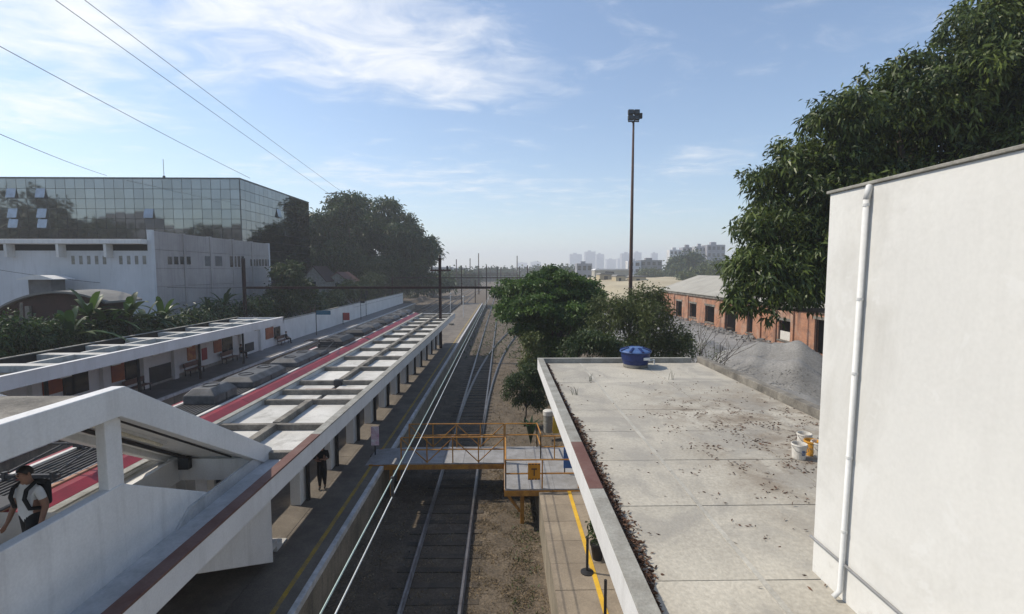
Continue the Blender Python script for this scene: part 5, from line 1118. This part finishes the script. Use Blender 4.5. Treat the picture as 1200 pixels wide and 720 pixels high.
for i, (a, b, c, y, m, lb) in enumerate(((697, 738, 316, 230, roofpale, 'long low pale roofed shed on the sandy ground'), (703, 720, 321, 205, sandm, 'small cream hut on the sand left of the mast'), (741, 757, 324, 190, sandm, 'small cream hut on the sand right of the mast'), (722, 733, 323, 195, sandm, 'tiny cream hut on the sand between the other two'))):
    p = at_y(a, c, y); q = at_y(b, c, y); t = thing('low_shed', lb, 'shed', ((p.x+q.x)/2, y, 1))
    mb = MB(); mb.box(p.x, q.x, y, y+8, .8, p.z-.4); mb.build('wall', m, t)
    mb = MB(); mb.prism([(p.x-.3, p.z-.4), (q.x+.3, p.z-.4), (q.x-.5, p.z+.3), (p.x+.5, p.z+.3)], 'y', y-.4, y+8.4); mb.build('roof', roofgrey if i else bl_con[2], t)
    mb = MB(); mb.box(p.x+(q.x-p.x)*.3, p.x+(q.x-p.x)*.55, y-.03, y+.02, 1.2, p.z-1.0); mb.build('door', winglass, t)
tree('hill_tree', 'dark rounded tree below the hilltop apartment row', (at_y(800, 325, 260).x, 260, 1), plobes([(795, 312, 17), (808, 308, 16), (818, 314, 14), (790, 322, 12)], 260), lf_mid, 800, 11, 1.8, .8, .5, 130, spread=1.1, fork_h=.4)
tree('hill_tree', 'lighter green tree row behind the brick warehouse roof', (at_y(830, 325, 200).x, 200, 1), plobes([(822, 322, 12, 0, .7), (838, 318, 14, 0, .8), (855, 318, 16, 0, .8), (875, 318, 18), (805, 326, 10, 0, .5)], 200), lf_olive, 700, 11, 1.5, .6, .4, 131, spread=.9, fork_h=.4)
tree('hill_tree', 'scrub on the skyline mound behind the light mast', (at_y(765, 325, 270).x, 270, 1), plobes([(760, 322, 12, 0, .5), (775, 323, 12, 0, .45), (745, 325, 9, 0, .4), (715, 326, 9, 0, .4)], 270), lf_olive, 420, 11, 1.3, .6, .3, 132, spread=.8, fork_h=.4)
for i, (a, b, c, y, r_, lb) in enumerate(((495, 520, 331, 165, 9, 'scrub left of the tracks beyond the boundary wall'), (520, 556, 326, 260, 6, 'hazy trees left of the far tracks'), (556, 600, 323, 400, 4, 'hazy tree line at the end of the tracks'), (600, 672, 321, 480, 5, 'hazy tree line right of the far tracks'), (640, 690, 323, 330, 5, 'hazy trees below the grey flat roofed block'))):
    lst = [(a+(b-a)*k/5, c+random.uniform(-2, 2), r_*random.uniform(.7, 1.2), random.uniform(-8, 8), .7) for k in range(6)]
    tree('far_scrub', lb, (at_y((a+b)/2, 325, y).x, y, 0), plobes(lst, y), lf_mid, 420, 10, y/110, y/250, .3, 140+i, spread=y/200, fork_h=.4, group='far trees along the tracks', cat='trees')
for i, (a, b, c, y, lb) in enumerate(((505, 527, 313, 320, 'white flat shed roof beside the tall mast'), (531, 546, 314, 360, 'small white shed roof right of the tall mast'))):
    p = at_y(a, c, y); q = at_y(b, c, y); t = thing('white_shed', lb, 'shed', ((p.x+q.x)/2, y, 0)); mb = MB(); mb.box(p.x, q.x, y, y+20, -.1, p.z-.6); mb.build('wall', bl_con[0], t); mb = MB(); mb.box(p.x-.5, q.x+.5, y-.6, y+20.6, p.z-.6, p.z); mb.build('roof', bl_con[2], t)
# slim poles along the tracks
for i, (px, p0_, p1_, y, m, lb) in enumerate(((528, 345, 366, 62, pvc, 'white lamp post left on the uncovered island platform'), (543, 349, 372, 75, pvc, 'white lamp post right on the uncovered island platform'), (557, 328, 352, 120, maststeel, 'dark post at the end of the island platform'), (606, 300, 330, 240, maststeel, 'slim dark pole above the round tree'), (561, 297, 340, 210, maststeel, 'tall slim pole left of centre in the haze'), (535, 304, 330, 230, maststeel, 'slim pole behind the small white shed'), (551, 303, 330, 280, maststeel, 'slim pole between the hazy sheds'))):
    if i < 2:
        b_ = at_z(px, p1_, PZ); zb = PZ-.01; x, y = b_.x, b_.y
    else: x = at_y(px, p1_, y).x; zb = -.3
    t = thing('track_pole', lb, 'pole', (x, y, zb), 'slim poles along the tracks'); zt = at_y(px, p0_, y).z
    mb = MB(); mb.tube([(x, y, zb), (x, y, zt)], .05 if i < 2 else y*.0009, 6); mb.build('shaft', m, t)
    if i < 2: mb = MB(); mb.lathe((x, y, zt), [(.04, 0), (.16, .1), (.14, .25), (.02, .3)], 10); mb.build('lamp_head', pvc, t)
for (px, py) in ((527, 383), (547, 361)):
    p = at_z(px, py, PZ)
mb = MB(); p = at_z(529, 381, PZ); tag(mb.lathe((p.x, p.y, PZ), [(.35, 0), (.4, .25), (.3, .3), (.1, .28)], 12).build('concrete_planter', conc_old), 'dark round planter on the sunlit end of the island platform', 'planter')
up_ = at_y(394, 227, 112.5); t = thing('utility_pole', 'utility pole inside the big tree that carries the long power lines', 'pole', (up_.x, 112.5, .8))
mb = MB(); mb.tube([(up_.x, 112.5, .5), (up_.x, 112.5, up_.z+.4)], [.3, .18], 8); mb.build('shaft', conc_old, t); mb = MB(); mb.bar((up_.x-2.4, 112.3, up_.z), (up_.x+2.4, 112.3, up_.z), .18); mb.build('cross_arm', conc_old, t)
# what the mirror glass shows: trees and blocks behind and left of the camera
for i, (x, y, h, r_, lb) in enumerate(((-122, 22, 30, 9, 'tall dark tree left of the picture, mirrored in the glass office'), (-100, 42, 22, 6.5, 'second dark tree left of the picture, mirrored in the glass office'), (-126, 0, 25, 10, 'third dark tree behind the camera, mirrored in the glass office'), (-100, -6, 23, 9, 'broad tree behind the camera, mirrored low in the glass office'))):
    tree('mirrored_tree', lb, (x, y, .8), [(x, y, h*.72, r_, r_, h*.26), (x+r_*.7, y, h*.55, r_*.7, r_*.7, h*.25), (x-r_*.7, y+1, h*.6, r_*.7, r_*.7, h*.25), (x, y, h*.4, r_*.8, r_*.8, h*.25)], lf_dark, 520, 11, 1.5, .8, .5, 160+i, spread=.9, fork_h=.4, group='trees mirrored in the glass')
for i, (x, y, w, h) in enumerate(((-200, -60, 30, 30), (-166, -66, 22, 34), (-143, -60, 18, 27), (-121, -64, 20, 29))):
    t = thing('mirrored_block', ['wide block behind the camera, mirrored at the left of the glass office', 'tall block behind the camera, mirrored in the glass office', 'narrow block behind the camera, mirrored in the glass office', 'right hand block behind the camera, mirrored in the glass office'][i], 'building', (x, y, 0), 'blocks mirrored in the glass')
    mb = MB(); mb.box(x-w/2, x+w/2, y-12, y, -.1, h); mb.build('wall', bl_con[(3, 1, 0, 3)[i]], t)
    for a in range(5):
        for b in range(4): mb = MB(); mb.box(x-w/2+w*(a+.2)/5, x-w/2+w*(a+.8)/5, y-.05, y+.06, h*(b+.35)/4.4, h*(b+.85)/4.4); mb.build('window', winglass, t)

# ================================================================== PEOPLE
def person(name, label, loc, rotz, J, Rr, mats, regions, height=1.72, sub=1):
    """J joints (metres, figure faces -y), skin modifier from the pelvis, converted to one mesh; faces coloured by nearest bone"""
    me = bpy.data.meshes.new(name); names = list(J); idx = {n: i for i, n in enumerate(names)}
    E = [(a, b) for a, b in BONES if a in J and b in J]
    me.from_pydata([J[n] for n in names], [(idx[a], idx[b]) for a, b in E], [])
    ob = bpy.data.objects.new(name, me); C.objects.link(ob)
    md = ob.modifiers.new('s', 'SKIN'); md.use_smooth_shade = True; md.branch_smoothing = 0.4
    for i, n in enumerate(names):
        sv = me.skin_vertices[0].data[i]; r = Rr[n]; sv.radius = r if isinstance(r, tuple) else (r, r); sv.use_root = (n == 'pelvis')
    ss = ob.modifiers.new('d', 'SUBSURF'); ss.levels = 2; ss.render_levels = 2
    dg = bpy.context.evaluated_depsgraph_get(); ev = ob.evaluated_get(dg); nm = bpy.data.meshes.new_from_object(ev)
    bpy.data.objects.remove(ob)
    for m in mats: nm.materials.append(m)
    nm.materials.clear()
    for m in mats: nm.materials.append(m)
    segs = [(Vector(J[a]), Vector(J[b]), regions.get((a, b), regions.get(b, 0))) for a, b in E]
    for p in nm.polygons:
        c = p.center; best = 1e9; mi = 0
        for a, b, r in segs:
            d = b-a; t = max(0, min(1, (c-a).dot(d)/max(d.length_squared, 1e-9))); q = (c-(a+d*t)).length
            if q < best: best, mi = q, r if not callable(r) else r(t)
        p.material_index = mi; p.use_smooth = True
    t = thing(name, label, 'person', loc); t.rotation_euler = (0, 0, rotz)
    o = bpy.data.objects.new('body', nm); C.objects.link(o); o.parent = t
    return t
BONES = [('pelvis', 'waist'), ('waist', 'chest'), ('chest', 'neck'), ('neck', 'jaw'), ('jaw', 'head'), ('head', 'crown'), ('jaw', 'chin'), ('head', 'nose'), ('chest', 'shl'), ('shl', 'ell'), ('ell', 'wrl'), ('wrl', 'hal'), ('chest', 'shr'), ('shr', 'elr'), ('elr', 'wrr'), ('wrr', 'har'),
         ('pelvis', 'hil'), ('hil', 'knl'), ('knl', 'anl'), ('anl', 'tol'), ('pelvis', 'hir'), ('hir', 'knr'), ('knr', 'anr'), ('anr', 'tor')] + [('ha'+s, 'f%d%s' % (k, s)) for s in 'lr' for k in range(5)]
def pose(**kw):
    J = dict(pelvis=(0, 0, .93), waist=(0, -.005, 1.08), chest=(0, 0, 1.34), neck=(0, .005, 1.48), jaw=(0, -.01, 1.555), head=(0, -.012, 1.62), crown=(0, .005, 1.68), chin=(0, -.055, 1.535), nose=(0, -.105, 1.60),
             shl=(.185, 0, 1.40), ell=(.235, .02, 1.13), wrl=(.25, -.06, .90), hal=(.25, -.09, .83), shr=(-.185, 0, 1.40), elr=(-.235, .02, 1.13), wrr=(-.25, -.06, .90), har=(-.25, -.09, .83),
             hil=(.09, 0, .90), knl=(.10, -.06, .50), anl=(.10, .02, .09), tol=(.11, -.13, .035), hir=(-.09, 0, .90), knr=(-.10, .0, .49), anr=(-.10, .12, .10), tor=(-.11, -.03, .04))
    J.update(kw)
    for s, sg_ in (('l', 1), ('r', -1)):
        h = Vector(J['ha'+s]); d = (h-Vector(J['wr'+s])).normalized()
        for k, (dx, l) in enumerate(((-.03, .05), (-.022, .088), (-.007, .096), (.009, .09), (.024, .072))):
            J['f%d%s' % (k, s)] = tuple(h + d*l + Vector((0, dx, 0)) + (Vector((0, -.03, 0)) if k == 0 else Vector()))
    return J
RAD = dict(pelvis=(.15, .12), waist=(.145, .11), chest=(.165, .12), neck=.055, jaw=(.072, .085), head=(.076, .092), crown=(.06, .075), chin=.035, nose=.016, shl=.065, ell=.046, wrl=.032, hal=(.02, .036), shr=.065, elr=.046, wrr=.032, har=(.02, .036),
           hil=.085, knl=.06, anl=.04, tol=.036, hir=.085, knr=.06, anr=.04, tor=.036)
for s in 'lr':
    for k in range(5): RAD['f%d%s' % (k, s)] = .0085
def face_and_hair(t, J, hair=True, long=False):
    h = Vector(J['head'])
    mb = MB(); n = 14
    for i in range(9):
        for k in range(n+1): pass
    vs = []; fs = []; m = 9
    for i in range(m+1):
        th = math.pi*0.60*i/m
        for k in range(n):
            a = 2*math.pi*k/n; fr = max(0, -math.sin(a))                 # front (-y) is cut back to leave the face free
            tt = th*(1-0.42*fr); r = 1.0 + 0.05*math.sin(5*a+i)
            vs.append((h.x+.088*r*math.sin(tt)*math.cos(a), h.y+.012+.105*r*math.sin(tt)*math.sin(a), h.z+.005+.105*math.cos(tt)))
    fs = [(i*n+k, i*n+(k+1) % n, (i+1)*n+(k+1) % n, (i+1)*n+k) for i in range(m) for k in range(n)]
    mb.add(vs, fs)
    if long: mb.tube([h+Vector((0, .08, .02)), h+Vector((0, .11, -.12)), h+Vector((0, .12, -.3))], [.09, .10, .06], 10)
    mb.build('hair', hairm, t, smooth=True).matrix_parent_inverse = Matrix()
    for s in (-1, 1):
        mb = MB(); mb.lathe((h.x+s*.032, h.y-.086, h.z-.006), [(.003, -.007), (.011, 0), (.003, .007)], 8); mb.build('eye', hairm, t).matrix_parent_inverse = Matrix()
        mb = MB(); mb.box(h.x+s*.034-.016, h.x+s*.034+.016, h.y-.098, h.y-.085, h.z+.018, h.z+.025); mb.build('eyebrow', hairm, t).matrix_parent_inverse = Matrix()
        mb = MB(); mb.tube([(h.x+s*.078, h.y+.005, h.z-.035), (h.x+s*.09, h.y+.012, h.z-.005), (h.x+s*.085, h.y+.01, h.z+.022)], [.008, .016, .01], 8); mb.build('ear', skin, t, smooth=True).matrix_parent_inverse = Matrix()
    mb = MB(); mb.box(h.x-.022, h.x+.022, h.y-.092, h.y-.07, h.z-.066, h.z-.058); mb.build('mouth', signred, t).matrix_parent_inverse = Matrix()
# young man in white T-shirt on the landing, walking towards the camera side
Jm = pose(jaw=(0, -.03, 1.55), head=(0, -.04, 1.615), crown=(0, -.02, 1.675), chin=(0, -.08, 1.525), nose=(0, -.135, 1.59), chest=(0, -.01, 1.33),
          ell=(.25, .05, 1.13), wrl=(.26, -.03, .90), hal=(.26, -.06, .83), elr=(-.25, -.01, 1.13), wrr=(-.25, -.11, .91), har=(-.25, -.15, .84), knl=(.10, -.16, .53), anl=(.10, -.05, .12), tol=(.11, -.20, .06), knr=(-.10, .05, .49), anr=(-.10, .28, .16), tor=(-.11, .18, .05))
reg = {'waist': 1, 'chest': 1, 'neck': lambda t: 1 if t < .75 else 0, 'shl': 1, 'shr': 1, ('shl', 'ell'): lambda t: 1 if t < .62 else 0, ('shr', 'elr'): lambda t: 1 if t < .62 else 0, 'hil': 2, 'hir': 2, 'knl': 2, 'knr': 2, ('knl', 'anl'): 2, ('knr', 'anr'): 2, 'tol': 3, 'tor': 3}
mp = at_x(34, 588, -7.0); mz = 4.425
man = person('person', 'person in white T-shirt with black backpack straps walking on the stair landing', (-7.0, mp.y, mz), R(-14), Jm, RAD, [skin, cotton, blackcloth, black], reg)
face_and_hair(man, Jm)
mb = MB(); mb.box(-.14, .14, .10, .23, 1.05, 1.44); o = mb.build('backpack', blackcloth, man, bevel=0.05); o.matrix_parent_inverse = Matrix()
for s in (-1, 1):
    mb = MB(); mb.tube([(s*.12, .14, 1.42), (s*.125, .02, 1.475), (s*.13, -.10, 1.40), (s*.135, -.135, 1.28), (s*.15, -.09, 1.12), (s*.14, .10, 1.05)], .028, 8); o = mb.build('backpack_strap', blackcloth, man, smooth=True); o.matrix_parent_inverse = Matrix()
# person in dark clothes on the island platform
Jw = pose(ell=(.24, -.02, 1.14), wrl=(.12, -.20, 1.16), hal=(.05, -.23, 1.18), elr=(-.24, -.02, 1.14), wrr=(-.13, -.20, 1.12), har=(-.06, -.22, 1.12), knl=(.08, -.04, .49), anl=(.08, .06, .09), tol=(.08, -.08, .035), knr=(-.08, -.03, .49), anr=(-.08, -.05, .09), tor=(-.08, -.19, .035))
RW = dict(RAD); RW.update(hil=.12, hir=.12, knl=.095, knr=.095, pelvis=(.18, .15), waist=(.16, .13))
regw = {'waist': 1, 'chest': 1, 'neck': lambda t: 1 if t < .6 else 0, 'shl': 1, 'shr': 1, ('shl', 'ell'): 1, ('shr', 'elr'): 1, ('ell', 'wrl'): lambda t: 1 if t < .3 else 0, ('elr', 'wrr'): lambda t: 1 if t < .3 else 0, 'hil': 1, 'hir': 1, 'knl': 1, 'knr': 1, ('knl', 'anl'): lambda t: 1 if t < .85 else 0, ('knr', 'anr'): lambda t: 1 if t < .85 else 0, 'tol': 1, 'tor': 1}
wp = at_z(378, 573, PZ)
wom = person('person', 'person in loose black clothes walking on the island platform beside the canopy', (wp.x, wp.y, PZ-.003), R(10), Jw, RW, [skin, blackcloth], regw)
face_and_hair(wom, Jw, long=True)
# seated people on the left platform
Js = pose(pelvis=(0, 0, .52), waist=(0, .02, .67), chest=(0, .03, .92), neck=(0, .02, 1.06), jaw=(0, 0, 1.135), head=(0, -.005, 1.20), crown=(0, .01, 1.26), chin=(0, -.05, 1.11), nose=(0, -.10, 1.18), shl=(.18, .03, .98), ell=(.22, -.02, .72), wrl=(.12, -.22, .66), hal=(.09, -.28, .65), shr=(-.18, .03, .98), elr=(-.22, -.02, .72), wrr=(-.12, -.22, .66), har=(-.09, -.28, .65),
          hil=(.09, -.02, .52), knl=(.10, -.44, .52), anl=(.10, -.42, .10), tol=(.10, -.56, .04), hir=(-.09, -.02, .52), knr=(-.10, -.44, .52), anr=(-.10, -.46, .10), tor=(-.10, -.6, .04))
for px, py, lb in ((276, 413, 'person in dark clothes seated on the bench below the far window'), (330, 397, 'person in dark clothes seated at the far end of the left canopy')):
    y_ = at_x(px, py, WX).y
    s_ = person('person', lb, (WX+.5, y_, PZ), R(90), Js, RAD, [skin, blackcloth], regw); face_and_hair(s_, Js)

# ================================================================== HAZE
mb = MB(); mb.box(-2900, 2900, -450, 3300, -1.6, 130)
hz = mb.build('haze', None); hz['kind'] = 'stuff'
hm = bpy.data.materials.new('haze_volume'); hm.use_nodes = True; t = hm.node_tree; t.nodes.clear()
out = N(t, 'ShaderNodeOutputMaterial'); pv = N(t, 'ShaderNodeVolumePrincipled', i_Density=0.00065, i_Anisotropy=0.25); pv.inputs['Color'].default_value = (0.92, 0.95, 1.0, 1)
L(t, pv.outputs[0], out.inputs['Volume']); hz.data.materials.append(hm)
